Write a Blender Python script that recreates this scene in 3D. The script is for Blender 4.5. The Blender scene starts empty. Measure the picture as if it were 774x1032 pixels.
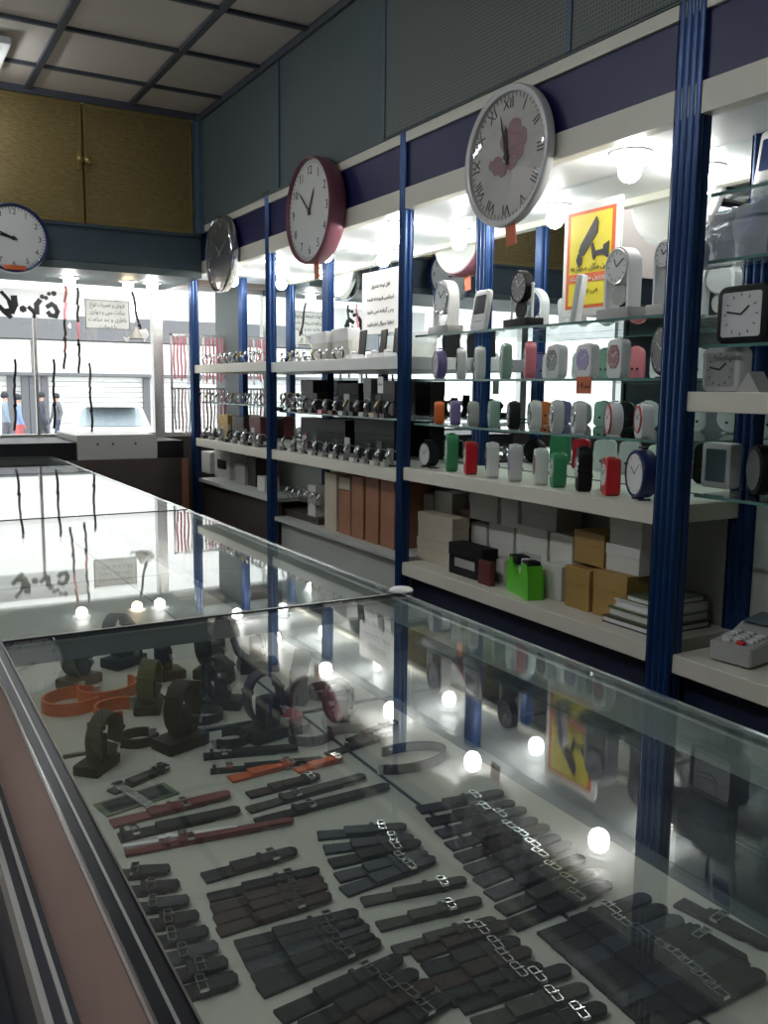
import bpy, bmesh, math, random, unicodedata
from mathutils import Vector, Matrix
random.seed(11)
sc = bpy.context.scene
col = sc.collection
PI = math.pi
# ------------------------------------------------------------------ camera (eye at the origin, X across, Y towards the street window, Z up)
F_PX, PITCH, ROLL, YAW = 898.97, 0.137743, 0.0106768, 0.52382
cd = Vector((math.sin(YAW)*math.cos(PITCH), math.cos(YAW)*math.cos(PITCH), -math.sin(PITCH)))
r0 = Vector((math.cos(YAW), -math.sin(YAW), 0)); u0 = r0.cross(cd)
cr = math.cos(ROLL)*r0 + math.sin(ROLL)*u0
cu = -math.sin(ROLL)*r0 + math.cos(ROLL)*u0
cam_d = bpy.data.cameras.new('camera'); cam = bpy.data.objects.new('camera', cam_d); col.objects.link(cam)
cam.matrix_world = Matrix(((cr.x, cu.x, -cd.x, 0), (cr.y, cu.y, -cd.y, 0), (cr.z, cu.z, -cd.z, 0), (0, 0, 0, 1)))
cam_d.sensor_fit = 'HORIZONTAL'; cam_d.sensor_width = 36; cam_d.lens = 36*F_PX/774; cam_d.clip_start = .02
sc.camera = cam
# ------------------------------------------------------------------ sky, exposure
world = bpy.data.worlds.new('sky'); sc.world = world; world.use_nodes = True
bg = world.node_tree.nodes['Background']; bg.inputs[0].default_value = (.93, .97, 1, 1); bg.inputs[1].default_value = 1.75
sc.view_settings.view_transform = 'Standard'; sc.view_settings.look = 'None'
sc.view_settings.gamma = 1; sc.view_settings.use_curve_mapping = False
sc.view_settings.exposure = 1.25
sc.cycles.sample_clamp_indirect = 6; sc.cycles.sample_clamp_direct = 0
sc.cycles.max_bounces = 14; sc.cycles.transparent_max_bounces = 24; sc.cycles.glossy_bounces = 6; sc.cycles.transmission_bounces = 8
BULB = 42; TUBE = 20.0
FLOOR = -1.33; STREET = -1.85; CEIL = 1.39

def ray(px, py): return cd + (px-387)/F_PX*cr - (py-516)/F_PX*cu
def atz(px, py, z): r = ray(px, py); return r*(z/r.z)
def atX(px, py, X): r = ray(px, py); return r*(X/r.x)
def atY(px, py, Y): r = ray(px, py); return r*(Y/r.y)

# ------------------------------------------------------------------ materials
def mat(name, c, rough=.5, metal=0, noise=0, nscale=20, bump=0, bscale=60, coat=0, spec=.5, emit=None, estr=0):
    m = bpy.data.materials.new(name); m.use_nodes = True; nt = m.node_tree; b = nt.nodes['Principled BSDF']
    b.inputs['Base Color'].default_value = (*c, 1); b.inputs['Roughness'].default_value = rough; b.inputs['Metallic'].default_value = metal
    b.inputs['Coat Weight'].default_value = coat; b.inputs['Specular IOR Level'].default_value = spec
    if noise or bump:
        tc = nt.nodes.new('ShaderNodeTexCoord')
    if noise:
        n = nt.nodes.new('ShaderNodeTexNoise'); n.inputs['Scale'].default_value = nscale; n.inputs['Detail'].default_value = 4
        nt.links.new(tc.outputs['Object'], n.inputs['Vector'])
        mx = nt.nodes.new('ShaderNodeMix'); mx.data_type = 'RGBA'
        mx.inputs[6].default_value = (*[v*(1-noise) for v in c], 1); mx.inputs[7].default_value = (*[min(1, v*(1+noise)) for v in c], 1)
        nt.links.new(n.outputs['Fac'], mx.inputs[0]); nt.links.new(mx.outputs[2], b.inputs['Base Color'])
    if bump:
        n2 = nt.nodes.new('ShaderNodeTexNoise'); n2.inputs['Scale'].default_value = bscale
        nt.links.new(tc.outputs['Object'], n2.inputs['Vector'])
        bp = nt.nodes.new('ShaderNodeBump'); bp.inputs['Strength'].default_value = bump; bp.inputs['Distance'].default_value = .003
        nt.links.new(n2.outputs['Fac'], bp.inputs['Height']); nt.links.new(bp.outputs[0], b.inputs['Normal'])
    if emit: b.inputs['Emission Color'].default_value = (*emit, 1); b.inputs['Emission Strength'].default_value = estr
    return m
def glass_mat(name, tint=(1, 1, 1), k=1.0, f0=.04, rough=0.0, dirt=0.0):
    m = bpy.data.materials.new(name); m.use_nodes = True; nt = m.node_tree; nt.nodes.clear()
    out = nt.nodes.new('ShaderNodeOutputMaterial'); tr = nt.nodes.new('ShaderNodeBsdfTransparent'); gl = nt.nodes.new('ShaderNodeBsdfGlossy')
    mx = nt.nodes.new('ShaderNodeMixShader'); lw = nt.nodes.new('ShaderNodeLayerWeight'); lw.inputs['Blend'].default_value = .5
    p = nt.nodes.new('ShaderNodeMath'); p.operation = 'POWER'; p.inputs[1].default_value = 5
    a = nt.nodes.new('ShaderNodeMath'); a.operation = 'MULTIPLY_ADD'; a.inputs[1].default_value = (1-f0)*k; a.inputs[2].default_value = f0*k; a.use_clamp = True
    nt.links.new(lw.outputs['Facing'], p.inputs[0]); nt.links.new(p.outputs[0], a.inputs[0])
    tr.inputs[0].default_value = (*tint, 1); gl.inputs['Roughness'].default_value = rough
    nt.links.new(a.outputs[0], mx.inputs[0]); nt.links.new(tr.outputs[0], mx.inputs[1]); nt.links.new(gl.outputs[0], mx.inputs[2])
    last = mx
    if dirt:
        df = nt.nodes.new('ShaderNodeBsdfDiffuse'); df.inputs[0].default_value = (.7, .75, .75, 1)
        m2 = nt.nodes.new('ShaderNodeMixShader'); tc = nt.nodes.new('ShaderNodeTexCoord'); n = nt.nodes.new('ShaderNodeTexNoise'); n.inputs['Scale'].default_value = 5
        n.inputs['Detail'].default_value = 6
        s = nt.nodes.new('ShaderNodeMath'); s.operation = 'MULTIPLY'; s.inputs[1].default_value = dirt
        nt.links.new(tc.outputs['Object'], n.inputs['Vector']); nt.links.new(n.outputs['Fac'], s.inputs[0]); nt.links.new(s.outputs[0], m2.inputs[0])
        nt.links.new(mx.outputs[0], m2.inputs[1]); nt.links.new(df.outputs[0], m2.inputs[2]); last = m2
    nt.links.new(last.outputs[0], out.inputs[0]); return m
def vinyl_mat(name, c, t=.6):
    m = bpy.data.materials.new(name); m.use_nodes = True; nt = m.node_tree; nt.nodes.clear()
    out = nt.nodes.new('ShaderNodeOutputMaterial'); d = nt.nodes.new('ShaderNodeBsdfDiffuse'); tl = nt.nodes.new('ShaderNodeBsdfTranslucent'); mx = nt.nodes.new('ShaderNodeMixShader')
    d.inputs[0].default_value = (*c, 1); tl.inputs[0].default_value = (*c, 1); mx.inputs[0].default_value = t
    nt.links.new(d.outputs[0], mx.inputs[1]); nt.links.new(tl.outputs[0], mx.inputs[2]); nt.links.new(mx.outputs[0], out.inputs[0]); return m
M = dict(
    ceiling=mat('ceiling_tile', (.64, .585, .53), .8, noise=.07, nscale=6, bump=.1),
    grid=mat('ceiling_grid', (.06, .07, .09), .5),
    teal=mat('teal_paint', (.085, .112, .118), .55, noise=.12, nscale=3),
    tealdark=mat('dark_teal', (.07, .12, .17), .5, noise=.1, nscale=4),
    beam=mat('beam_blue_grey', (.045, .070, .092), .5, noise=.1, nscale=4),
    floor=mat('floor_tile', (.42, .33, .28), .3, noise=.1, nscale=8),
    blue=mat('blue_aluminium', (.011, .046, .155), .3, metal=.35, noise=.08, nscale=15),
    fascia=mat('navy_board', (.009, .010, .080), .45, noise=.15, nscale=5, spec=.5),
    navy=mat('navy_panel', (.008, .014, .04), .5),
    cream=mat('cream_laminate', (.70, .67, .58), .45, noise=.04, nscale=12),
    soffit=mat('white_soffit', (.70, .71, .71), .35),
    white=mat('white_laminate', (.72, .73, .70), .4, noise=.04, nscale=9),
    backpan=mat('grey_back_panel', (.48, .50, .46), .5, noise=.06, nscale=5),
    chrome=mat('chrome', (.75, .76, .78), .15, metal=1),
    silver=mat('silver', (.62, .62, .64), .28, metal=1, noise=.2, nscale=90),
    alu=mat('aluminium', (.55, .55, .54), .35, metal=.9, noise=.12, nscale=40),
    alud=mat('dark_aluminium', (.03, .033, .042), .3, metal=.6, noise=.2, nscale=30),
    black=mat('black_plastic', (.010, .010, .012), .5, spec=.2),
    leather=mat('black_leather', (.016, .017, .019), .6, spec=.2, bump=.4, bscale=250, noise=.3, nscale=80),
    navyl=mat('navy_leather', (.014, .02, .032), .55, bump=.4, bscale=250, noise=.3, nscale=80),
    brownl=mat('brown_leather', (.045, .026, .021), .6, spec=.2, bump=.4, bscale=250, noise=.3, nscale=80),
    olivel=mat('olive_grey_leather', (.06, .06, .05), .6, spec=.2, bump=.4, bscale=250, noise=.3, nscale=80),
    redl=mat('dark_red_leather', (.16, .02, .018), .5, bump=.3, bscale=200),
    orangel=mat('orange_rubber', (.62, .11, .02), .5),
    greenl=mat('olive_green_nylon', (.12, .14, .04), .7, bump=.3, bscale=200),
    tray=mat('tray_paper', (.50, .50, .435), .7, noise=.06, nscale=6),
    casewall=mat('case_inner_dark', (.02, .035, .05), .5),
    rail=mat('case_rail', (.26, .31, .29), .4, noise=.08, nscale=8),
    wood=mat('pink_brown_laminate', (.58, .36, .29), .4, noise=.18, nscale=5),
    brown=mat('dark_brown_cabinet', (.055, .042, .036), .5, noise=.2, nscale=7),
    carton=mat('brown_carton', (.30, .13, .07), .7, noise=.2, nscale=14),
    cartonp=mat('pale_carton', (.50, .44, .34), .7, noise=.1, nscale=14),
    wbox=mat('white_card', (.62, .61, .56), .6, noise=.05, nscale=14),
    gold=mat('gold_card', (.36, .22, .06), .5, noise=.15, nscale=10),
    maroon=mat('maroon_card', (.12, .02, .02), .5),
    green=mat('bright_green_plastic', (.10, .50, .02), .35),
    dgreen=mat('dull_green_cover', (.10, .14, .07), .5),
    pgreen=mat('green_plastic', (.05, .28, .12), .3),
    mint=mat('mint_plastic', (.30, .48, .38), .3),
    red=mat('red_plastic', (.50, .012, .02), .28),
    dred=mat('dark_red_face', (.18, .006, .012), .3),
    purple=mat('lilac_plastic', (.22, .17, .38), .35),
    orange=mat('orange_plastic', (.75, .16, .03), .35),
    pinkp=mat('pink_plastic', (.62, .18, .22), .35),
    pinkrim=mat('mauve_pink_plastic', (.20, .065, .095), .35),
    palerim=mat('pale_grey_plastic', (.60, .60, .60), .25),
    wplastic=mat('white_plastic', (.74, .75, .75), .3),
    gplastic=mat('grey_plastic', (.38, .38, .36), .4),
    dial=mat('white_dial', (.66, .67, .66), .5),
    dialp=mat('patterned_dial', (.52, .50, .47), .5, noise=.12, nscale=14),
    dialg=mat('grey_dial', (.10, .10, .105), .35),
    mauve=mat('mauve_flower_print', (.30, .17, .19), .5),
    ink=mat('ink', (.012, .013, .018), .5),
    grey=mat('grey_print', (.28, .28, .30), .5),
    navyrim=mat('navy_rim', (.012, .02, .10), .3),
    screen=mat('dark_lcd', (.03, .04, .05), .2),
    screenb=mat('blue_lcd', (.02, .06, .22), .2),
    screeng=mat('grey_lcd', (.10, .14, .16), .2),
    tag=mat('orange_tag', (.62, .16, .07), .6),
    tagp=mat('peach_tag', (.70, .38, .22), .6),
    yellow=mat('yellow_print', (.72, .62, .03), .5),
    signred=mat('orange_red_print', (.62, .12, .03), .5),
    paper=mat('white_paper', (.80, .80, .80), .6),
    brass=mat('brass_frame', (.34, .25, .09), .35, metal=.7),
    pink=mat('pink_fabric', (.65, .22, .26), .7),
    skin=mat('skin', (.45, .28, .2), .6), dark_cloth=mat('dark_cloth', (.05, .05, .07), .8), blue_cloth=mat('blue_cloth', (.14, .2, .34), .8), red_cloth=mat('red_cloth', (.5, .08, .08), .8),
    carpaint=mat('white_car_paint', (.75, .76, .77), .25, coat=.6), tyre=mat('tyre', (.03, .03, .03), .8), carglass=mat('car_glass', (.22, .26, .28), .08),
    street=mat('street_paving', (.42, .42, .41), .8, noise=.1, nscale=2), facade=mat('facade_plaster', (.78, .76, .72), .8, noise=.05, nscale=1),
    shutter=mat('facade_shutter', (.72, .72, .70), .6), bandg=mat('facade_grey_band', (.13, .13, .135), .6), fdark=mat('facade_doorway', (.11, .11, .12), .6),
    bag=mat('clear_wrap', (.50, .52, .56), .12, bump=1, bscale=35, coat=.5),
    pinkwood=mat('pinkish_board', (.55, .45, .40), .6, noise=.1, nscale=5),
    bulb=mat('lit_bulb', (1, 1, 1), .4, emit=(1, .97, .92), estr=BULB), bulbw=mat('lit_warm_bulb', (1, 1, 1), .4, emit=(1, .72, .42), estr=12),
    tube=mat('lit_tube', (1, 1, 1), .4, emit=(.92, .97, 1), estr=TUBE),
    mirror=mat('mirror', (.86, .92, .93), .0, metal=1),
    glassedge=mat('green_glass_edge', (.10, .22, .20), .2),
)
M['ctop'] = glass_mat('counter_glass', (.97, .99, .98), 1.0, .045, 0.004, .035)
M['glass'] = glass_mat('shelf_glass', (.93, .97, .96), 1.0, .04)
M['pane'] = glass_mat('window_glass', (.97, .98, .98), .9, .04)
M['lens'] = glass_mat('clock_glass', (.99, .99, .99), .9, .05)
M['banner'] = vinyl_mat('white_vinyl', (.95, .95, .95), .72)
M['notice'] = vinyl_mat('notice_paper', (.80, .80, .78), .65)
def pegboard():
    m = mat('perforated_board', (.13, .15, .145), .6); nt = m.node_tree; b = nt.nodes['Principled BSDF']
    tc = nt.nodes.new('ShaderNodeTexCoord'); mp = nt.nodes.new('ShaderNodeVectorMath'); mp.operation = 'SCALE'; mp.inputs[3].default_value = 92
    fr = nt.nodes.new('ShaderNodeVectorMath'); fr.operation = 'FRACTION'; sb = nt.nodes.new('ShaderNodeVectorMath'); sb.operation = 'SUBTRACT'; sb.inputs[1].default_value = (.5, .5, .5)
    mu = nt.nodes.new('ShaderNodeVectorMath'); mu.operation = 'MULTIPLY'; mu.inputs[1].default_value = (0, 1, 1)
    ln = nt.nodes.new('ShaderNodeVectorMath'); ln.operation = 'LENGTH'
    lt = nt.nodes.new('ShaderNodeMath'); lt.operation = 'LESS_THAN'; lt.inputs[1].default_value = .25
    mx = nt.nodes.new('ShaderNodeMix'); mx.data_type = 'RGBA'; mx.inputs[6].default_value = (.135, .152, .145, 1); mx.inputs[7].default_value = (.045, .05, .05, 1)
    L = nt.links.new; L(tc.outputs['Object'], mp.inputs[0]); L(mp.outputs[0], fr.inputs[0]); L(fr.outputs[0], sb.inputs[0]); L(sb.outputs[0], mu.inputs[0]); L(mu.outputs[0], ln.inputs[0])
    L(ln.outputs['Value'], lt.inputs[0]); L(lt.outputs[0], mx.inputs[0]); L(mx.outputs[2], b.inputs['Base Color']); return m
M['peg'] = pegboard()
def goldglass():
    m = mat('gold_textured_glass', (.26, .19, .075), .32, metal=.35); nt = m.node_tree; b = nt.nodes['Principled BSDF']; L = nt.links.new
    tc = nt.nodes.new('ShaderNodeTexCoord'); mp = nt.nodes.new('ShaderNodeMapping'); mp.inputs['Scale'].default_value = (12, 12, 55)
    n = nt.nodes.new('ShaderNodeTexNoise'); n.inputs['Scale'].default_value = 2.5; n.inputs['Detail'].default_value = 2
    bp = nt.nodes.new('ShaderNodeBump'); bp.inputs['Strength'].default_value = .8; bp.inputs['Distance'].default_value = .01
    L(tc.outputs['Object'], mp.inputs[0]); L(mp.outputs[0], n.inputs['Vector']); L(n.outputs['Fac'], bp.inputs['Height']); L(bp.outputs[0], b.inputs['Normal'])
    mx = nt.nodes.new('ShaderNodeMix'); mx.data_type = 'RGBA'; mx.inputs[6].default_value = (.13, .09, .035, 1); mx.inputs[7].default_value = (.36, .27, .11, 1)
    L(n.outputs['Fac'], mx.inputs[0]); L(mx.outputs[2], b.inputs['Base Color']); return m
M['goldglass'] = goldglass()

# ------------------------------------------------------------------ mesh helpers
class MB:
    def __init__(s): s.bm = bmesh.new()
    def _add(s, vs, fs, mtx=None):
        if mtx is not None: vs = [mtx @ Vector(v) for v in vs]
        V = [s.bm.verts.new(v) for v in vs]
        for f in fs:
            try: s.bm.faces.new([V[i] for i in f])
            except ValueError: pass
        return s
    def box(s, x0, x1, y0, y1, z0, z1, m=None, bev=0, seg=2):
        if not bev:
            return s._add([(x, y, z) for x in (x0, x1) for y in (y0, y1) for z in (z0, z1)],
                          [(0, 1, 3, 2), (4, 6, 7, 5), (0, 4, 5, 1), (2, 3, 7, 6), (0, 2, 6, 4), (1, 5, 7, 3)], m)
        b = bmesh.new(); bmesh.ops.create_cube(b, size=1)
        for v in b.verts: v.co = Vector((x0+(x1-x0)*(v.co.x+.5), y0+(y1-y0)*(v.co.y+.5), z0+(z1-z0)*(v.co.z+.5)))
        bmesh.ops.bevel(b, geom=b.edges[:], offset=bev, segments=seg, affect='EDGES', profile=.5)
        return s.merge(b, m)
    def merge(s, b, m=None):
        b.verts.index_update(); vs = [v.co.copy() for v in b.verts]; fs = [[v.index for v in f.verts] for f in b.faces]; b.free()
        return s._add(vs, fs, m)
    def prism(s, poly, h, m=None, z0=0):          # poly in XY, extruded along Z
        n = len(poly); vs = [(x, y, z0) for x, y in poly]+[(x, y, z0+h) for x, y in poly]
        fs = [tuple(range(n))[::-1], tuple(range(n, 2*n))]+[(i, (i+1) % n, n+(i+1) % n, n+i) for i in range(n)]
        return s._add(vs, fs, m)
    def lathe(s, prof, n=32, m=None, closed=False): # prof [(r,z)] about Z
        vs = []; fs = []
        for i in range(n):
            a = 2*PI*i/n
            for r, z in prof: vs.append((r*math.cos(a), r*math.sin(a), z))
        k = len(prof)
        for i in range(n):
            j = (i+1) % n
            for q in range(k if closed else k-1):
                q2 = (q+1) % k; fs.append((i*k+q, j*k+q, j*k+q2, i*k+q2))
        s._add(vs, fs, m)
        return s
    def cyl(s, r, h, m=None, n=20, r2=None):
        r2 = r if r2 is None else r2
        vs = [(r*math.cos(2*PI*i/n), r*math.sin(2*PI*i/n), 0) for i in range(n)]+[(r2*math.cos(2*PI*i/n), r2*math.sin(2*PI*i/n), h) for i in range(n)]
        fs = [tuple(range(n))[::-1], tuple(range(n, 2*n))]+[(i, (i+1) % n, n+(i+1) % n, n+i) for i in range(n)]
        return s._add(vs, fs, m)
    def ball(s, r, m=None, n=16, sq=(1, 1, 1)):
        b = bmesh.new(); bmesh.ops.create_uvsphere(b, u_segments=n, v_segments=max(6, n//2), radius=r)
        for v in b.verts: v.co = Vector((v.co.x*sq[0], v.co.y*sq[1], v.co.z*sq[2]))
        return s.merge(b, m)
    def tube(s, pts, r, n=8, flat=None):
        pts = [Vector(p) for p in pts]; rings = []
        for i, p in enumerate(pts):
            t = (pts[min(i+1, len(pts)-1)]-pts[max(i-1, 0)]).normalized()
            a = t.cross(Vector((0, 0, 1))); a = a.normalized() if a.length > 1e-4 else Vector((1, 0, 0)); b = t.cross(a)
            rings.append([p+(a*math.cos(2*PI*k/n)+b*math.sin(2*PI*k/n))*r for k in range(n)])
        vs = [v for g in rings for v in g]; fs = [(i*n+k, i*n+(k+1) % n, (i+1)*n+(k+1) % n, (i+1)*n+k) for i in range(len(pts)-1) for k in range(n)]
        fs += [tuple(range(n)), tuple(range((len(pts)-1)*n, len(pts)*n))]
        return s._add(vs, fs)
    def ribbon(s, pts, wdir, w, t):               # strip of width w (along wdir) and thickness t following pts
        pts = [Vector(p) for p in pts]; W = Vector(wdir).normalized(); vs = []
        for i, p in enumerate(pts):
            tg = (pts[min(i+1, len(pts)-1)]-pts[max(i-1, 0)]).normalized(); N = tg.cross(W).normalized()
            vs += [p-W*w/2-N*t/2, p+W*w/2-N*t/2, p+W*w/2+N*t/2, p-W*w/2+N*t/2]
        fs = [(4*i+k, 4*i+(k+1) % 4, 4*i+4+(k+1) % 4, 4*i+4+k) for i in range(len(pts)-1) for k in range(4)]
        fs += [(0, 3, 2, 1), tuple(4*(len(pts)-1)+k for k in range(4))]
        return s._add(vs, fs)
    def build(s, name, material, parent=None, smooth=True):
        bmesh.ops.recalc_face_normals(s.bm, faces=s.bm.faces[:])
        me = bpy.data.meshes.new(name); s.bm.to_mesh(me); s.bm.free(); me.materials.append(material)
        if smooth:
            for p in me.polygons: p.use_smooth = True
            try: me.set_sharp_from_angle(angle=math.radians(38))
            except Exception: pass
        o = bpy.data.objects.new(name, me); col.objects.link(o)
        if parent is not None: o.parent = parent
        return o
def empty(name, loc=(0, 0, 0), rz=0, rot=None):
    o = bpy.data.objects.new(name, None); col.objects.link(o); o.location = loc; o.rotation_euler = rot or (0, 0, rz); o.empty_display_size = .02; return o
def tag(o, label, cat, group=None):
    o['label'] = label; o['category'] = cat
    if group: o['group'] = group
    return o
def struct(o, label=None):
    o['kind'] = 'structure'
    if label: o['label'] = label
    return o
def copy_tree(o, parent=None):
    c = o.copy(); col.objects.link(c); c.parent = parent
    for ch in list(o.children): copy_tree(ch, c)
    return c
ORD = ['first', 'second', 'third', 'fourth', 'fifth', 'sixth', 'seventh', 'eighth', 'ninth', 'tenth', 'eleventh', 'twelfth', 'thirteenth', 'fourteenth', 'fifteenth']
RX = Matrix.Rotation(PI/2, 4, 'X'); RYm = Matrix.Rotation(-PI/2, 4, 'Y')     # RYm: local +Z -> -X (face the aisle)
def T(x, y, z): return Matrix.Translation((x, y, z))
# ---- lettering
_AR = {}
def shape(s):
    res = []
    def forms(ch):
        if ch in _AR: return _AR[ch]
        try: nm = unicodedata.name(ch)
        except ValueError: nm = ''
        d = {}
        for k in ('ISOLATED', 'FINAL', 'INITIAL', 'MEDIAL'):
            try: d[k] = unicodedata.lookup(nm+' '+k+' FORM')
            except KeyError: pass
        _AR[ch] = d; return d
    for i, ch in enumerate(s):
        f = forms(ch)
        if not f: res.append(ch); continue
        pv = i > 0 and 'INITIAL' in forms(s[i-1]); nx = i+1 < len(s) and 'FINAL' in forms(s[i+1]) and 'INITIAL' in f
        k = 'MEDIAL' if pv and nx else 'FINAL' if pv else 'INITIAL' if nx else 'ISOLATED'
        res.append(f.get(k, f.get('ISOLATED', ch)))
    return ''.join(res[::-1])
def text_into(mb, body, size, m, depth=.0004, align='CENTER', width=None):
    c = bpy.data.curves.new('letters', 'FONT'); c.body = body; c.size = size; c.align_x = align; c.align_y = 'CENTER'; c.extrude = depth; c.resolution_u = 2
    o = bpy.data.objects.new('letters', c); col.objects.link(o)
    me = bpy.data.meshes.new_from_object(o.evaluated_get(bpy.context.evaluated_depsgraph_get()))
    vs = [v.co.copy() for v in me.vertices]
    if width and vs:
        w = max(v.x for v in vs)-min(v.x for v in vs); k = width/w if w else 1
        for v in vs: v.x *= k
    fs = [tuple(p.vertices) for p in me.polygons]
    bpy.data.objects.remove(o); bpy.data.curves.remove(c)
    mb._add(vs, fs, m); bpy.data.meshes.remove(me)
FACE_AISLE = Matrix(((0, 0, -1, 0), (-1, 0, 0, 0), (0, 1, 0, 0), (0, 0, 0, 1)))   # text x -> -Y, y -> +Z, z -> -X

# ================================================================== room shell
XL, XR, YB, YW = -2.2, 1.93, -1.6, 5.5
struct(MB().box(XL, 2.6, YB, YW, FLOOR-.05, FLOOR).build('floor', M['floor']))
struct(MB().box(XL, 1.60, YB, 4.74, CEIL+.012, CEIL+.06).build('ceiling', M['ceiling']))
g = MB(); x = 1.235
while x > XL: g.box(x-.014, x+.014, YB, 4.74, CEIL-.004, CEIL+.014); x -= .485
y = 4.38
while y > YB: g.box(XL, 1.60, y-.009, y+.009, CEIL-.003, CEIL+.013); y -= .495
g.box(XL, 1.60, 4.715, 4.74, CEIL-.02, CEIL+.013).box(1.585, 1.60, YB, 4.74, CEIL-.02, CEIL+.013)
struct(g.build('trim_ceiling', M['grid']))
struct(MB().box(XL-.05, XL, YB, YW, FLOOR, CEIL+.05).build('wall_left', M['teal']))
struct(MB().box(XL, 2.6, YB-.05, YB, FLOOR, CEIL+.05).build('wall_rear', M['teal']))
w = MB().box(1.60, 1.99, YB, YW, .845, CEIL+.05).box(1.935, 1.99, YB, YW, FLOOR, .845).build('wall_right', M['teal']); struct(w)
pb = MB()
for y0, y1 in ((1.856, 2.785), (.93, 1.844), (0, .92), (-1, -.01)): pb.box(1.596, 1.603, y0, y1, .85, CEIL)
struct(pb.build('wall_right_perforated_board', M['peg']))
pb = MB()
for y in (3.70, 2.79, 1.85, .925): pb.box(1.592, 1.604, y-.008, y+.008, .85, CEIL)
struct(pb.build('trim_1', M['tealdark']))
# window wall
ww = MB().box(XL, 1.60, 4.76, 4.80, .615, .80).box(XL, 1.60, 4.745, 4.80, .785, .80).build('wall_window_beam', M['beam']); struct(ww)
struct(MB().box(XL, 1.60, 4.75, 5.45, .575, .612).build('trim_2', M['teal']))
struct(MB().box(1.56, 1.60, 4.74, 4.86, .80, CEIL).box(1.575, 1.60, 4.70, 4.74, .80, CEIL).build('trim_3', M['tealdark']))
struct(MB().box(XL, 2.6, YW-.04, YW+.2, .62, 1.6).box(XL, 2.6, 5.40, YW, .612, .66).build('wall_window_top', M['pinkwood']))
struct(MB().box(XL, 2.6, 5.46, YW+.14, FLOOR-.6, -.31).build('wall_window_base', M['brown']))
# window frame + panes
wf = MB()
for X in (-1.6, -.55, .505, 1.56, 2.02): wf.box(X-.03, X+.03, 5.47, 5.53, -.31, .62)
wf.box(-1.6, 2.05, 5.475, 5.525, -.31, -.285).box(-1.6, 2.05, 5.475, 5.525, .585, .62)
wfo = struct(wf.build('window_1', M['alu']))
for X in (.86, ): MB().box(X-.012, X+.004, 5.485, 5.515, -.29, .40).build('mullion', M['alu'], wfo)
for a, b in ((-1.57, -.58), (-.52, .475), (.535, 1.53), (1.59, 1.99)): MB().box(a, b, 5.497, 5.503, -.285, .585).build('pane', M['pane'], wfo)
struct(MB().box(XL, -1.6, YW-.03, YW+.1, -.31, .62).box(2.05, 2.6, 5.2, YW+.1, -1.33, 1.4).build('wall_window_side', M['teal']))

# ================================================================== gold overhead cabinets
def overhead(x0, label):
    e = empty('overhead_cabinet', (x0, 4.75, .80)); tag(e, label, 'cabinet', 'gold-fronted cabinets over the street window')
    W = 1.115
    MB().box(0, W, .012, .55, 0, .575).build('body', M['brown'], e)
    for k in (0, 1):
        a = k*W/2+.004; b = a+W/2-.008
        d = MB().box(a+.012, b-.012, -.004, .008, .014, .558).build('door', M['goldglass'], e)
        MB().box(a, a+.012, -.008, .010, .0, .572).box(b-.012, b, -.008, .010, .0, .572).box(a+.012, b-.012, -.008, .010, 0, .014).box(a+.012, b-.012, -.008, .010, .558, .572).build('door_frame', M['brass'], d)
        hx = b-.014 if k == 0 else a+.014
        MB().box(hx-.012, hx+.012, -.011, -.007, .255, .345, bev=.003).cyl(.010, .022, T(hx, -.008, .30) @ RX).lathe([(.004, 0), (.013, .004), (.017, .012), (.010, .02), (0, .022)], 14, T(hx, -.022, .30) @ RX).build('knob', M['brass'], d)
        if k: MB().box(b-.006, b+.004, -.012, -.002, .10, .16).box(b-.006, b+.004, -.012, -.002, .42, .48).build('hinge', M['brass'], d)
    return e
overhead(.443, 'gold textured-glass cabinet beside the grey wall, above the round blue-rimmed clock')
overhead(-.68, 'gold textured-glass cabinet further from the display shelves')

# ================================================================== shelving along the mirror
POSTS = [(a*1.64/1.62, b*1.60/1.62) for a, b in ((1.405, 1.517), (2.626, 2.727), (3.79, 3.923), (4.88, 5.06))]
def fluted(y0, y1, x0, x1, z0, z1, nf=3):
    # front (x0) and near side (y0) carry ribs
    poly = []
    n = nf*6
    for i in range(n+1):
        t = i/n; y = y0+(y1-y0)*t; d = .006*abs(math.sin(PI*t*nf)); poly.append((x0+.006-d, y))
    for i in range(1, 13):
        t = i/12; poly.append((x0+(x1-x0)*t, y1))
    poly.append((x1, y0))
    m = 12
    for i in range(m-1, 0, -1):
        t = i/m; poly.append((x0+(x1-x0)*t, y0+.004-.004*abs(math.sin(PI*t*2))))
    return MB().prism(poly, z1-z0, T(0, 0, z0))
pl = ['massive blue fluted post, nearest and widest of the shelf posts', 'blue fluted post between the nearer and middle shelf bays', 'blue fluted post between the pink clock and silver clock', 'blue fluted end post beside the street window']
for i, (a, b) in enumerate(POSTS):
    e = empty('shelf_post', (1.60, (a+b)/2, FLOOR)); tag(e, pl[i], 'post', 'blue posts on the front of the shelving')
    p = fluted(a-(a+b)/2, b-(a+b)/2, 0, .04, 0, (CEIL if i == 0 else .855)-FLOOR, 4 if i == 0 else 3); p.build('fluted_profile', M['blue'], e)
    if i: MB().box(-.002, .042, -.040, .040, .855-FLOOR, .862-FLOOR).build('cap', M['alud'], e)
rl = ['dark blue rear post standing behind the card terminal', 'bright blue rear post behind the pendulum clocks', 'bright blue rear post behind the pink clock', 'bright blue rear post behind the silver clock']
for i, Y in enumerate((1.49, 2.63, 3.87, 4.98)):
    tag(fluted(Y-.033, Y+.033, 1.900, 1.922, FLOOR, .618).build('rear_shelf_post', M['blue']), rl[i], 'post', 'blue posts against the mirror')
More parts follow.
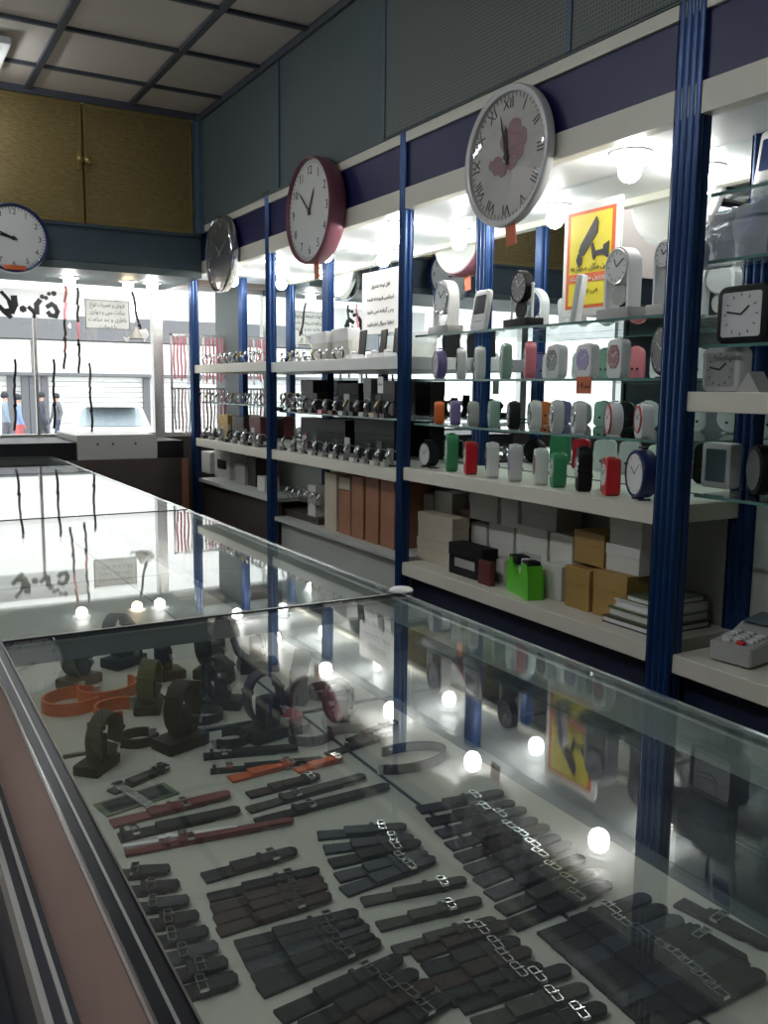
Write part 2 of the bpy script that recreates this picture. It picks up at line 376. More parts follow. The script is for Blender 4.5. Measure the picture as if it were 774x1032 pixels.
BAY = {'n': (.22, POSTS[0][0]), 'a': (POSTS[0][1], POSTS[1][0]), 'b': (POSTS[1][1], POSTS[2][0]), 'c': (POSTS[2][1], POSTS[3][0])}
# fascia
fz = empty('fascia', (1.62, 2.6, .585)); tag(fz, 'long navy fascia with cream beams above the mirrored shelves', 'fascia')
def rel(mb, name, m, e):
    o = mb.build(name, m, e); o.location = -Vector(e.location); return o
rel(MB().box(1.615, 1.635, -.3, 5.06, .665, .812), 'navy_board', M['fascia'], fz)
rel(MB().box(1.605, 1.64, -.3, 5.06, .812, .8445), 'upper_beam', M['cream'], fz)
rel(MB().box(1.605, 1.645, -.3, 5.06, .598, .665), 'lower_beam', M['cream'], fz)
rel(MB().box(1.645, 1.93, -.3, 5.2, .620, .640), 'soffit', M['soffit'], fz)
bn = {'n': 'nearest bay, holding the black square clock and terminal', 'a': 'bay of alarm clocks with the yellow camera sign', 'b': 'middle bay of watches with brown boxes below', 'c': 'far bay of watches beside the street window'}
SH = {'n': [('g', .435), ('g', .290), ('g', .105), ('w', 0.0), ('g', -.235), ('w', -.615)], 'a': [('g', .182), ('g', .032), ('g', -.118), ('w', -.272), ('w', -.610)],
      'b': [('w', .112), ('g', -.108), ('w', -.285), ('t', -.600)], 'c': [('w', .118), ('g', -.087), ('w', -.290), ('t', -.52)]}
for k, (y0, y1) in BAY.items():
    e = empty('shelf_bay', (1.76, (y0+y1)/2, -.61)); tag(e, 'mirror-backed shelf unit, '+bn[k], 'shelf unit', 'mirror-backed shelf units along the wall')
    m0, m1 = {'n': (0, 1.45), 'a': (1.525, 2.595), 'b': (2.665, 3.835), 'c': (3.905, 4.945)}[k]
    if k != 'n': rel(MB().box(1.918, 1.924, m0, m1, -.27, .618), 'mirror', M['mirror'], e)
    else:
        rel(MB().box(1.918, 1.924, 1.30, 1.455, -.27, .618), 'mirror', M['mirror'], e)
        rel(MB().box(1.90, 1.925, .0, 1.30, .12, .62), 'back_panel', M['backpan'], e)
        rel(MB().box(1.918, 1.924, 0, 1.30, -.27, .12), 'mirror', M['mirror'], e)
    rel(MB().box(1.915, 1.925, m0, m1, -.66, -.275), 'back_panel', M['backpan'], e)
    for ty, z in SH[k]:
        if ty == 'g':
            s = rel(MB().box(1.655, 1.912, y0, y1, z-.006, z), 'glass_shelf', M['glass'], e)
            q = MB().box(1.652, 1.655, y0, y1, z-.007, z).build('front_edge', M['glassedge'], s)
        elif ty == 'w':
            rel(MB().box(1.612, 1.912, y0-.005, y1+.005, z-.045, z, bev=.002, seg=1), 'shelf', M['cream'] if k != 'b' or z < 0 else M['white'], e)
        else:
            rel(MB().box(1.625, 1.912, y0-.005, y1+.005, z-.018, z), 'shelf', M['backpan'], e)
    if k in 'bc': rel(MB().box(1.66, 1.68, y0, y1, FLOOR, SH[k][-1][1]-.02), 'kick_panel', M['backpan' if k == 'b' else 'brown'], e)
    else: rel(MB().box(1.66, 1.68, y0, y1, FLOOR, -.66), 'kick_panel', M['navy'], e)
    ys = {'n': (.62, 1.2), 'a': (1.80, 2.43), 'b': (3.0, 3.6), 'c': (4.2, 4.75)}[k]
    if k == 'n': ys = ()
    for Y in ys:
        f = MB(); f.lathe([(.0, .0), (.052, 0), (.056, -.004), (.050, -.008), (.038, -.009), (.034, -.014), (.024, -.016), (.020, -.022)], 28, T(1.775, Y, .62))
        fx = rel(f, 'lamp_holder', M['wplastic'], e)
        MB().ball(.030, T(1.775, Y, .573), 20).build('bulb', M['bulb'], fx)
# ================================================================== counters
def counter(y0, y1, label):
    e = empty('display_counter', (.47, (y0+y1)/2, FLOOR)); tag(e, label, 'display counter', 'glass-topped display counters in a row')
    xl, xr = .143, .80
    rel(MB().box(xl, xr-.002, y0+.004, y1-.004, -.366, -.360), 'glass_top', M['ctop'], e)
    rel(MB().box(xr-.004, xr+.003, y0, y1, -.368, -.3585), 'front_edge_strip', M['chrome'], e)
    rel(MB().box(xr-.02, xr-.006, y0, y1, -.405, -.366), 'front_rail', M['rail'], e)
    rel(MB().box(xl, xr-.02, y1-.010, y1, -.396, -.3665), 'cross_rail', M['rail'], e)
    rel(MB().box(xl, xr, y1-.004, y1+.003, -.3665, -.3585), 'joint_strip', M['alud'], e)
    # aisle-side frame
    fr = rel(MB().box(.1215, .143, y0, y1, -.372, -.3575, bev=.002, seg=1), 'frame', M['alud'], e)
    MB().box(.1200, .1218, y0, y1, -.3625, -.3565).box(.1425, .1442, y0, y1, -.366, -.3565).build('frame_trim', M['chrome'], fr)
    MB().box(.1310, .1330, y0, y1, -.3577, -.3566).build('groove_line', M['alu'], fr)
    rel(MB().box(xl-.01, xr-.008, y0, y1, -.575, -.550), 'tray_board', M['casewall'], e)
    rel(MB().box(.150, .452+.15, y0+.004, y1-.004, -.550, -.548), 'tray_paper', M['tray'], e)
    rel(MB().box(.610, .762, y0+.004, y1-.004, -.550, -.5484), 'tray_paper', M['tray'], e)
    rel(MB().box(xr-.012, xr, y0, y1, -.60, -.366), 'front_glass', M['glass'], e)
    rel(MB().box(xr-.03, xr, y0, y1, FLOOR+.08, -.60), 'front_panel', M['navy'], e)
    rel(MB().box(.1225, .134, y0, y1, -.52, -.372), 'back_panel', M['wood'], e)
    tk = rel(MB().box(.098, .128, y0, y1, -.545, -.520), 'sliding_track', M['alud'], e)
    MB().box(.096, .102, y0, y1, -.545, -.514).box(.112, .116, y0, y1, -.545, -.516).build('track_lip', M['gplastic'], tk)
    dw = rel(MB().box(.106, .112, y0+.02, y1-.55, -.80, -.548), 'sliding_door', M['wood'], e)
    rel(MB().box(.116, .122, y1-.60, y1-.02, -1.23, -.548), 'sliding_door', M['navy'], e)
    tk2 = rel(MB().box(.09, .128, y0, y1, -.83, -.80), 'sliding_track', M['alud'], e)
    MB().box(.088, .094, y0, y1, -.83, -.796).build('track_lip', M['gplastic'], tk2)
    rel(MB().box(.12, xr, y0, y1, FLOOR, FLOOR+.08), 'plinth', M['navy'], e)
    return e
counter(.06, 1.325, 'nearest glass-topped counter, full of watch straps')
counter(1.335, 2.545, 'second glass-topped counter, reflecting the shop sign lettering')
counter(2.555, 3.865, 'third glass-topped counter, reflecting the street window')
counter(3.875, 4.74, 'farthest and darkest counter, below the street window')
cap = MB().lathe([(0, .006), (.017, .006), (.0215, .003), (.0215, 0), (0, 0)], 24, T(.806, 1.331, -.3575)).build('corner_cap', M['wplastic']); tag(cap, 'small white round cap where two glass counters meet', 'cap')

# ================================================================== things under the street window
e = empty('window_cabinet', (1.0, 5.0, FLOOR)); tag(e, 'dark brown cabinet under the street window, behind the last counter', 'cabinet')
rel(MB().box(.0, 1.52, 4.86, 5.44, FLOOR, -.395), 'body', M['brown'], e)
rel(MB().box(.0, .94, 4.88, 5.44, -.395, -.30).box(1.375, 1.52, 4.88, 5.44, -.395, -.30), 'top_step', M['black'], e)
rel(MB().box(1.50, 1.535, 4.845, 4.875, FLOOR, -.40), 'orange_edge', M['carton'], e)
e = empty('white_case', (1.17, 5.0, -.395)); tag(e, 'long white box on the dark ledge under the street window', 'box')
rel(MB().box(.945, 1.37, 4.865, 4.88, -.395, -.262, bev=.003, seg=1), 'front_board', M['gplastic'], e)
rel(MB().box(.945, 1.37, 4.88, 5.44, -.30, -.264, bev=.003, seg=1), 'lid', M['gplastic'], e)
rel(MB().cyl(.006, .006, T(1.05, 4.866, -.31) @ RX, 10).cyl(.006, .006, T(1.13, 4.866, -.31) @ RX, 10).cyl(.006, .006, T(1.25, 4.866, -.31) @ RX, 10), 'latch', M['alud'], e)
# soffit lamps of the window niche
for (px, py, mt, lb) in ((70, 281, 'bulb', 'white lamp above the window sign, over the red strap'), (129, 286, 'bulbw', 'warm yellow lamp above the notice on the window'), (153, 280, 'bulb', 'white lamp nearest the window corner')):
    p = atY(px, py, 5.1)
    e = empty('ceiling_lamp', (p.x, 5.1, .575)); tag(e, lb, 'lamp', 'lamps in the window niche')
    MB().lathe([(0, 0), (.05, 0), (.052, -.006), (.03, -.012)], 20).build('base', M['wplastic'], e)
    MB().ball(.030, T(0, 0, -.025), 14).build('bulb', M[mt], e)
# shop sign on the glass: white vinyl with brushed letters
e = empty('window_banner', (.6, 5.49, .36)); tag(e, 'white vinyl banner on the window with large dark brushed lettering', 'banner')
rel(MB().box(.35, 1.10, 5.485, 5.487, .375, .535), 'vinyl', M['banner'], e)
def stroke(mb, pts, w, Y, k=4.8375, ox=0, oy=280):
    P = [Vector(atY(ox+a/k, oy+b/k, Y)) for a, b in pts]
    if len(P) == 1:
        mb.prism([(w*.6*math.cos(t*PI/3+.5), w*.6*math.sin(t*PI/3+.5)) for t in range(6)], .003, T(*P[0]) @ RX); return
    mb.ribbon(P, Vector((.35, 0, 1)), w, .003) if False else None
    for i in range(len(P)-1):
        a, b = P[i], P[i+1]; d = (b-a); L = d.length; ang = math.atan2(d.z, d.x)
        mb.box(-w*.35, L+w*.35, -.0015-.0002*(i % 2), .0015, -w/2, w/2, T(*a) @ Matrix.Rotation(-ang, 4, 'Y'), bev=0)
lt = MB()
for s_, wd in (([(8, 70), (28, 92), (50, 118)], .012), ([(68, 96), (72, 130), (58, 162), (30, 165)], .022), ([(0, 142), (22, 165), (50, 190)], .016), ([(112, 152)], .022),
               ([(142, 145), (165, 165), (180, 170)], .014), ([(180, 170), (178, 130), (192, 112)], .018), ([(205, 92)], .015), ([(224, 98)], .014), ([(238, 78)], .013), ([(262, 76)], .017),
               ([(232, 140), (252, 128), (268, 140), (280, 165), (272, 188), (245, 182), (236, 170)], .016), ([(48, 120), (58, 150)], .018)):
    stroke(lt, s_, wd*1.55, 5.480)
rel(lt, 'lettering', M['ink'], e)
# framed notice
p0 = atY(85, 301, 5.48); p1 = atY(131, 333, 5.48)
e = empty('window_notice', (p0.x, 5.48, p1.z)); tag(e, 'small framed notice with four lines of writing on the window', 'notice')
rel(MB().box(p0.x, p1.x, 5.480, 5.482, p1.z, p0.z), 'sheet', M['notice'], e)
fm = MB().box(p0.x, p1.x, 5.475, 5.480, p0.z-.006, p0.z).box(p0.x, p1.x, 5.475, 5.480, p1.z, p1.z+.006).box(p0.x, p0.x+.006, 5.475, 5.480, p1.z, p0.z).box(p1.x-.006, p1.x, 5.475, 5.480, p1.z, p0.z)
rel(fm, 'border', M['grey'], e)
lt = MB(); TW = Matrix(((1, 0, 0, 0), (0, 0, -1, 0), (0, 1, 0, 0), (0, 0, 0, 1)))
for i, (s_, wd) in enumerate((('فروش و تعمیرات انواع', .20), ('ساعت مچی و دیواری', .20), ('باطری و بند ساعت', .22), ('با ضمانت', .10))):
    text_into(lt, shape(s_), .034, T((p0.x+p1.x)/2, 5.478, p0.z-.030-i*.042) @ TW, width=wd)
rel(lt, 'lettering', M['ink'], e)
# hanging straps in the window
def hang(px, y0, y1, cols, lb, Y=5.3, slant=0):
    a = atY(px, y0, Y); b = atY(px+slant, y1, Y)
    e = empty('hanging_strap', tuple(a)); tag(e, lb, 'strap', 'straps hanging in the street window')
    n = len(cols)
    for i, c in enumerate(cols):
        t0, t1 = i/n, (i+1)/n; P = [a.lerp(b, t0+(t1-t0)*q/4)+Vector((.004*math.sin(9*(t0+q/8)), 0, 0)) for q in range(5)]
        rel(MB().ribbon(P, (1, .2, 0), .013, .004), 'band', M[c], e)
    m_ = a.lerp(b, .55+.2*random.random())
    rel(MB().box(m_.x-.010, m_.x+.010, m_.y-.008, m_.y+.008, m_.z-.010, m_.z+.010, bev=.004), 'buckle', M['alud'], e)
    up = Vector((a.x, a.y, a.z)); rel(MB().tube([up, (a.x, a.y, a.z+.03)], .0015, 6), 'hook', M['chrome'], e)
    return e
hang(66, 288, 372, ['redl', 'pink', 'leather', 'redl', 'leather'], 'red and black strap hanging beside the brushed lettering', slant=-1)
hang(78, 290, 376, ['leather', 'leather', 'pink', 'leather', 'leather'], 'dark strap with a pink middle hanging next to the framed notice', slant=2)
hang(133, 294, 340, ['leather', 'brownl'], 'dark slanting strap hanging above the white figurine', slant=10)
hang(15, 362, 434, ['leather', 'navyl', 'olivel'], 'grey-blue strap low in the window, farthest from the shelves')
hang(54, 362, 432, ['leather', 'brownl', 'leather'], 'dark strap hanging low in front of the shutter, beside the pedestrian', slant=1)
hang(90, 366, 437, ['olivel', 'leather', 'leather'], 'olive and black strap hanging low in front of the parked car', slant=3)
p = atY(137, 336, 5.3)
e = empty('ornament', (p.x, 5.3, p.z)); tag(e, 'pale winged ornament hanging below the slanting strap', 'ornament')
MB().lathe([(0, .04), (.012, .035), (.016, .02), (.03, 0), (.045, -.03), (.04, -.036), (0, -.036)], 10).build('figure', M['gplastic'], e)
MB().prism([(-.01, .01), (-.05, -.03), (-.075, -.02), (-.06, -.05), (-.03, -.04)], .008, RX).prism([(.01, .02), (.06, .03), (.075, -.005), (.05, -.045), (.03, -.03)], .008, RX).build('wing', M['wplastic'], e)
# rack of pink straps beyond the window frame
random.seed(3)
e = empty('strap_rack', (1.75, 5.35, -.30)); tag(e, 'rack crowded with thin pink and white straps behind the end post', 'rack')
rel(MB().box(1.60, 1.96, 5.355, 5.365, .30, .312).box(1.60, 1.96, 5.355, 5.365, -.02, -.008).box(1.60, 1.612, 5.355, 5.365, -.30, .312).box(1.95, 1.96, 5.355, 5.365, -.30, .312), 'frame', M['alu'], e)
for row, z0 in enumerate((.295, -.02)):
    for i in range(15):
        X = 1.618+i*.0225; L = .24+.05*random.random()
        pts = [(X+.003*math.sin(q*1.3+i), 5.345+.004*math.sin(q+i*2), z0-L*q/6) for q in range(7)]
        rel(MB().ribbon(pts, (1, .1, 0), .011, .003), 'hanging_band', M[('pink', 'paper', 'pinkp', 'redl', 'gplastic')[random.choice((0, 0, 1, 1, 2, 3, 4))]], e)
# ================================================================== street outside
struct(MB().box(-30, 50, YW+.2, 32, STREET-.05, STREET).build('ground', M['street']))
fc = MB().box(-30, 50, 31, 31.4, STREET, 12)
struct(fc.build('wall_facade', M['facade']))
def fpx(py, Y=30.9): return atY(75, py, Y).z
e = empty('storefront', (6, 30.8, STREET)); tag(e, 'white shuttered shopfront with a grey band across the street', 'building')
rel(MB().box(-16, 22, 30.6, 31, fpx(343), fpx(319)), 'grey_band', M['bandg'], e)
rel(MB().box(-16, 4.6, 30.5, 31, fpx(376), fpx(345)).box(4.75, 22, 30.5, 31, fpx(376), fpx(345)), 'sign_board', M['facade'], e)
sh = MB()
for i in range(12): sh.box(-16, 22, 30.85, 31.0, STREET+.1+i*.17, STREET+.1+i*.17+.15)
rel(sh, 'shutter', M['shutter'], e)
rel(MB().box(-16, 22, 30.5, 31, fpx(379), fpx(376)), 'ledge', M['bandg'], e)
for px in (8, 22, 30, 42, 145): X = atY(px, 400, 30.7).x; rel(MB().box(X, X+.22, 30.7, 30.85, STREET, fpx(380)), 'pilaster', M['fdark'], e)
# parked car
def car(cx, cy, cz):
    e = empty('parked_car', (cx, cy, cz), 1.35); tag(e, 'white car parked in the street behind the window', 'car')
    prof = [(-2.0, .35), (-2.05, .6), (-1.9, .85), (-1.1, .98), (-.45, 1.38), (.7, 1.42), (1.35, 1.0), (1.95, .92), (2.05, .6), (2.0, .35)]
    b = MB(); n = len(prof); vs = []
    for y, s_ in ((-.80, .96), (-.74, 1), (.74, 1), (.80, .96)): vs += [(x, y*(1 if z < 1.0 else .82), .35+(z-.35)*s_) for x, z in prof]
    fs = [tuple(range(n)), tuple(range(3*n, 4*n))]+[(r*n+i, r*n+(i+1) % n, (r+1)*n+(i+1) % n, (r+1)*n+i) for r in range(3) for i in range(n)]
    b._add(vs, fs); b.build('body', M['carpaint'], e)
    g = MB(); g._add([(-1.08, -.66, 1.0), (-1.08, .66, 1.0), (-.48, .58, 1.37), (-.48, -.58, 1.37)], [(0, 1, 2, 3)], T(-.012, 0, .012))
    for s_ in (-1, 1): g._add([(-.95, s_*.79, 1.0), (1.2, s_*.79, 1.0), (.66, s_*.67, 1.36), (-.42, s_*.67, 1.34)], [(0, 1, 2, 3)], T(0, -.0*s_, 0))
    g.build('windows', M['carglass'], e)
    for x in (-1.3, 1.3):
        for s_ in (-1, 1): MB().cyl(.32, .18, T(x, s_*.66+(.09 if s_ > 0 else .09), .32) @ RX, 24).build('wheel', M['tyre'], e)
    MB().box(-2.06, -2.0, -.6, -.42, .62, .74).box(-2.06, -2.0, .42, .6, .62, .74).build('headlight', M['chrome'], e)
    MB().box(-1.0, .9, -.5, .5, 1.40, 1.43).build('roof_rack', M['alu'], e)
    return e
pc = atY(112, 430, 20); car(pc.x, 20, STREET)
# pedestrians
def person(cx, cy, cz, h, top, legs, lb, stride=.12, face=0):
    J = {'pel': (0, 0, .53), 'spine': (0, 0, .65), 'chest': (0, 0, .77), 'neck': (0, .005, .85), 'head': (0, -.01, .90), 'crown': (0, -.01, .975),
         'lh': (.05, 0, .51), 'lk': (.055, -stride*.5, .28), 'la': (.055, -stride*.9, .045), 'lt': (.055, -stride*.9-.07, .02),
         'rh': (-.05, 0, .51), 'rk': (-.055, stride*.3, .28), 'ra': (-.055, stride, .06), 'rt': (-.055, stride-.06, .02),
         'ls': (.105, 0, .80), 'le': (.13, .03, .64), 'lw': (.12, -.04, .50), 'lf': (.115, -.06, .45), 'rs': (-.105, 0, .80), 're': (-.13, -.02, .64), 'rw': (-.12, -.07, .51), 'rf': (-.115, -.09, .46)}
    R = {'pel': .075, 'spine': .068, 'chest': .08, 'neck': .03, 'head': .052, 'crown': .04, 'lh': .055, 'lk': .034, 'la': .024, 'lt': .022, 'rh': .055, 'rk': .034, 'ra': .024, 'rt': .022,
         'ls': .04, 'le': .027, 'lw': .02, 'lf': .018, 'rs': .04, 're': .027, 'rw': .02, 'rf': .018}
    E_ = [('pel', 'spine'), ('spine', 'chest'), ('chest', 'neck'), ('neck', 'head'), ('head', 'crown'), ('pel', 'lh'), ('lh', 'lk'), ('lk', 'la'), ('la', 'lt'), ('pel', 'rh'), ('rh', 'rk'), ('rk', 'ra'), ('ra', 'rt'),
          ('chest', 'ls'), ('ls', 'le'), ('le', 'lw'), ('lw', 'lf'), ('chest', 'rs'), ('rs', 're'), ('re', 'rw'), ('rw', 'rf')]
    ks = list(J); me = bpy.data.meshes.new('person'); me.from_pydata([Vector(J[k])*h for k in ks], [(ks.index(a), ks.index(b)) for a, b in E_], [])
    o = bpy.data.objects.new('person', me); col.objects.link(o)
    sk = o.modifiers.new('skin', 'SKIN'); 
    for i, k in enumerate(ks): me.skin_vertices[0].data[i].radius = (R[k]*h, R[k]*h*.85)
    me.skin_vertices[0].data[0].use_root = True
    o.modifiers.new('sub', 'SUBSURF').levels = 1; o.modifiers['sub'].render_levels = 1
    m = bpy.data.materials.new('clothes_and_skin'); m.use_nodes = True; nt = m.node_tree; b = nt.nodes['Principled BSDF']; b.inputs['Roughness'].default_value = .8
    tc = nt.nodes.new('ShaderNodeTexCoord'); sp = nt.nodes.new('ShaderNodeSeparateXYZ'); dv = nt.nodes.new('ShaderNodeMath'); dv.operation = 'DIVIDE'; dv.inputs[1].default_value = h
    rp = nt.nodes.new('ShaderNodeValToRGB'); rp.color_ramp.interpolation = 'CONSTANT'; cr_ = rp.color_ramp.elements
    cr_[0].position = 0; cr_[0].color = (.03, .03, .03, 1); cr_[1].position = .05; cr_[1].color = (*legs, 1)
    for pos, c in ((.53, top), (.845, (.45, .28, .2))): q_ = cr_.new(pos); q_.color = (*c, 1)
    nt.links.new(tc.outputs['Object'], sp.inputs[0]); nt.links.new(sp.outputs['Z'], dv.inputs[0]); nt.links.new(dv.outputs[0], rp.inputs[0]); nt.links.new(rp.outputs[0], b.inputs['Base Color'])
    me.materials.append(m); o.location = (cx, cy, cz); o.rotation_euler = (0, 0, face)
    tag(o, lb, 'person')
    MB().ball(.062*h, T(0, .0, .945*h), 14, (.9, 1.0, .95)).build('hair', M['ink'], o)
    return o
for px, cy, h, top, legs, lb, fa in ((43, 26, 1.66, (.05, .05, .07), (.04, .04, .05), 'person in dark clothes walking past, between two low hanging straps', 1.2),
                                     (58, 27, 1.62, (.14, .14, .16), (.05, .06, .10), 'person in a grey coat behind the dark hanging strap', -1.3),
                                     (19, 24, 1.62, (.20, .27, .42), (.45, .10, .10), 'person in a blue top and red trousers seen by the grey-blue strap', 1.5),
                                     (6, 25, 1.66, (.22, .27, .33), (.1, .1, .12), 'person in grey-blue jacket at the far side of the window', 1.4)):
    p = atY(px, 430, cy); person(p.x, cy, STREET, h, top, legs, lb, .12, fa)
# ================================================================== ceiling fluorescent fittings and lamp
def batten(x, y, lb):
    e = empty('fluorescent_light', (x, y, CEIL-.004)); tag(e, lb, 'ceiling light', 'fluorescent fittings on the ceiling')
    MB().box(-.035, .035, -.62, .62, -.035, 0, bev=.004).build('housing', M['wplastic'], e)
    for s_ in (-1, 1):
        MB().cyl(.012, 1.18, T(s_*.018, .59, -.05) @ RX, 12).build('tube', M['tube'], e)
    MB().box(-.03, .03, -.61, -.59, -.065, -.03).box(-.03, .03, .59, .61, -.065, -.03).build('end_clip', M['gplastic'], e)
batten(-.35, .9, 'twin-tube ceiling light nearest the counters end')
batten(-.35, 3.0, 'twin-tube ceiling light nearer the street window')
p = atz(-24, 52, CEIL-.02)
e = empty('spot_cluster', (p.x, p.y, CEIL-.004)); tag(e, 'cluster of bright ceiling spots above the blue-rimmed clock', 'ceiling light')
MB().box(-.11, .11, -.20, .20, -.03, 0, bev=.006).build('base_plate', M['wplastic'], e)
for s_ in (-.13, 0, .13):
    MB().lathe([(.018, 0), (.03, -.01), (.034, -.03)], 16, T(.03, s_, -.03)).build('lamp_holder', M['wplastic'], e)
    MB().ball(.032, T(.03, s_, -.065), 14).build('bulb', M['tube'], e)
# ================================================================== wall clocks
ROM = ['XII', 'I', 'II', 'III', 'IIII', 'V', 'VI', 'VII', 'VIII', 'IX', 'X', 'XI']
def hand(L, w, z, ang, m):   # in dial plane local XY (x up after RYm); ang clockwise from 12 seen from front
    # seen from the front, local x is up, local y points to the viewer's left
    return MB().prism([(-L*.2, -w/2), (-L*.2, w/2), (L*.7, w*.45), (L, 0), (L*.7, -w*.45)], .0015, m @ T(0, 0, z) @ Matrix.Rotation(-ang, 4, 'Z'))
def wall_clock(loc, r, t, rim, dialm, nums, lb, hh, mh, rz=0, numsize=.16, ink='ink', rimw=.10, numr=.80, tagm='tag', tagl=.05, tagx=0):
    e = empty('wall_clock', loc, rz); tag(e, lb, 'wall clock')
    m = RYm
    ri = r*(1-rimw)
    MB().lathe([(0, 0), (r*.93, 0), (r, t*.25), (r, t*.8), (r*.985, t*.96), (r*(1-rimw*.45), t), (ri, t*.88), (ri, t-.014), (ri*.99, t-.016)], 64, m).build('rim', M[rim], e)
    MB().cyl(r*.9, .0015, m @ T(0, 0, -.0018), 40).build('back_cover', M['gplastic'], e)
    d = MB().cyl(ri, .003, m @ T(0, 0, t-.018), 64).build('dial', M[dialm], e)
    nb = MB()
    for k, s_ in enumerate(nums):
        if not s_: continue
        a = 2*PI*k/12
        c = Vector((0, -math.sin(a)*r*numr*.93, math.cos(a)*r*numr*.93))
        text_into(nb, s_, r*numsize, Matrix.Translation((-(t-.0145), c.y, c.z)) @ FACE_AISLE @ (Matrix.Rotation(-a, 4, 'Z') if nums is ROM else Matrix.Identity(4)))
    for k in range(60):
        a = 2*PI*k/60; nb.box(-.0015*r/.2, .0015*r/.2, -.006, .006, 0, .0004, m @ T(0, 0, t-.015) @ Matrix.Rotation(-a, 4, 'Z') @ T(ri*.95, 0, 0) @ Matrix.Rotation(PI/2, 4, 'Z'))
    nb.build('numerals', M[ink], d)
    hand(r*.45, .012, t-.0125, hh, m).build('hour_hand', M[ink], e)
    hb = hand(r*.62, .008, t-.0105, mh, m); hb.cyl(.010, .004, m @ T(0, 0, t-.012), 12); hb.build('minute_hand', M[ink], e)
    MB().lathe([(0, .006), (ri*.5, .0052), (ri*.85, .0025), (ri*1.0, 0)], 48, m @ T(0, 0, t-.0075)).build('glass', M['lens'], e)
    if tagl:
        MB().box(-.6*t, -.6*t+.004, tagx-.022, tagx+.022, -r-tagl, -r+.012, Matrix.Rotation(-.12, 4, 'X'), bev=.001, seg=1).build('price_tab', M[tagm], e)
    return e
AR12 = ['12', '1', '2', '3', '4', '5', '6', '7', '8', '9', '10', '11']
h = 2*PI/12
pc_ = wall_clock((1.603, 2.078, .640), .188, .034, 'palerim', 'dialp', ROM, 'large pale-rimmed round clock with roman numerals and a mauve flower print', -.1, -.25, numsize=.21, ink='ink', tagl=.055)
fl = MB()
for ii, (a, b, rr) in enumerate(((.045, .0, .034), (.068, -.03, .030), (.04, -.055, .030), (.01, -.045, .028), (-.012, -.02, .026), (-.015, .045, .026), (-.03, .02, .02), (-.01, .07, .014))):
    fl.prism([(a+rr*(1+.04*math.sin(5*q*PI/12))*math.cos(q*PI/12), b+rr*(1+.04*math.sin(5*q*PI/12))*math.sin(q*PI/12)) for q in range(24)], .0007, RYm @ T(0, 0, .0192+.00012*ii))
fl.build('flower_print', M['mauve'], pc_)
wall_clock((1.603, 3.27, .682), .202, .078, 'pinkrim', 'dial', [None if k in () else AR12[k] for k in range(12)], 'large round clock with a thick mauve-pink rim', h*1.0, -h*1.6, numsize=.23, tagl=.06, rimw=.06)
wall_clock((1.603, 4.37, .652), .187, .05, 'chrome', 'dialg', ROM, 'chrome-rimmed round clock with a dark grey dial', h*10.2, h*2, numsize=.15, ink='gplastic', tagl=0, rimw=.07)
bc = wall_clock((.655, 4.745, .694), .163, .05, 'navyrim', 'dial', AR12, 'round clock with a blue rim and white dial above the window', h*9.4, h*9.75, rz=PI/2-PI, numsize=.23, tagl=.0, rimw=.09)
bc.rotation_euler = (0, 0, PI/2)
MB().box(-.052, -.049, -.05, .05, -.150, -.128, bev=.001).build('red_label', M['signred'], bc)

# ================================================================== helper: find world size of something standing on a shelf from where it shows
def fit(px0, px1, pyt, z, X):
    def Yof(px):
        k = (px-387)/F_PX; v = cr-k*cd
        return -(v.x*X+v.z*z)/v.y
    ya, yb = Yof(px1), Yof(px0); Yc = (ya+yb)/2
    zt = atX((px0+px1)/2, pyt, X); zt = zt.z*(1)
    return Yc, yb-ya, zt-z
def rrect(w, h, r, n=5):
    P = []
    for cx, cy, a0 in ((w/2-r, h/2-r, 0), (-w/2+r, h/2-r, PI/2), (-w/2+r, -h/2+r, PI), (w/2-r, -h/2+r, 3*PI/2)):
        for i in range(n+1): a = a0+PI/2*i/n; P.append((cx+r*math.cos(a), cy+r*math.sin(a)))
    return P
# prism axis -> X: poly (u,v): u-> Y, v-> Z, extruded along +X
PX = Matrix(((0, 0, 1, 0), (1, 0, 0, 0), (0, 1, 0, 0), (0, 0, 0, 1)))
def soft(poly, d, m, b=.004):
    """solid of outline poly with softened front/back edges, extruded d along X"""
    bm_ = bmesh.new(); n = len(poly); lay = []
    cx = sum(p[0] for p in poly)/n; cy = sum(p[1] for p in poly)/n; R_ = max(math.hypot(p[0]-cx, p[1]-cy) for p in poly)
    for z, s_ in ((0, 1-b*1.2/R_), (b*.35, 1-b*.35/R_), (b, 1), (d-b, 1), (d-b*.35, 1-b*.35/R_), (d, 1-b*1.2/R_)):
        lay.append([bm_.verts.new((cx+(x-cx)*s_, cy+(y-cy)*s_, z)) for x, y in poly])
    for a, c in zip(lay, lay[1:]):
        for i in range(n): bm_.faces.new((a[i], a[(i+1) % n], c[(i+1) % n], c[i]))
    bm_.faces.new(lay[0][::-1]); bm_.faces.new(lay[-1])
    return MB().merge(bm_, m)
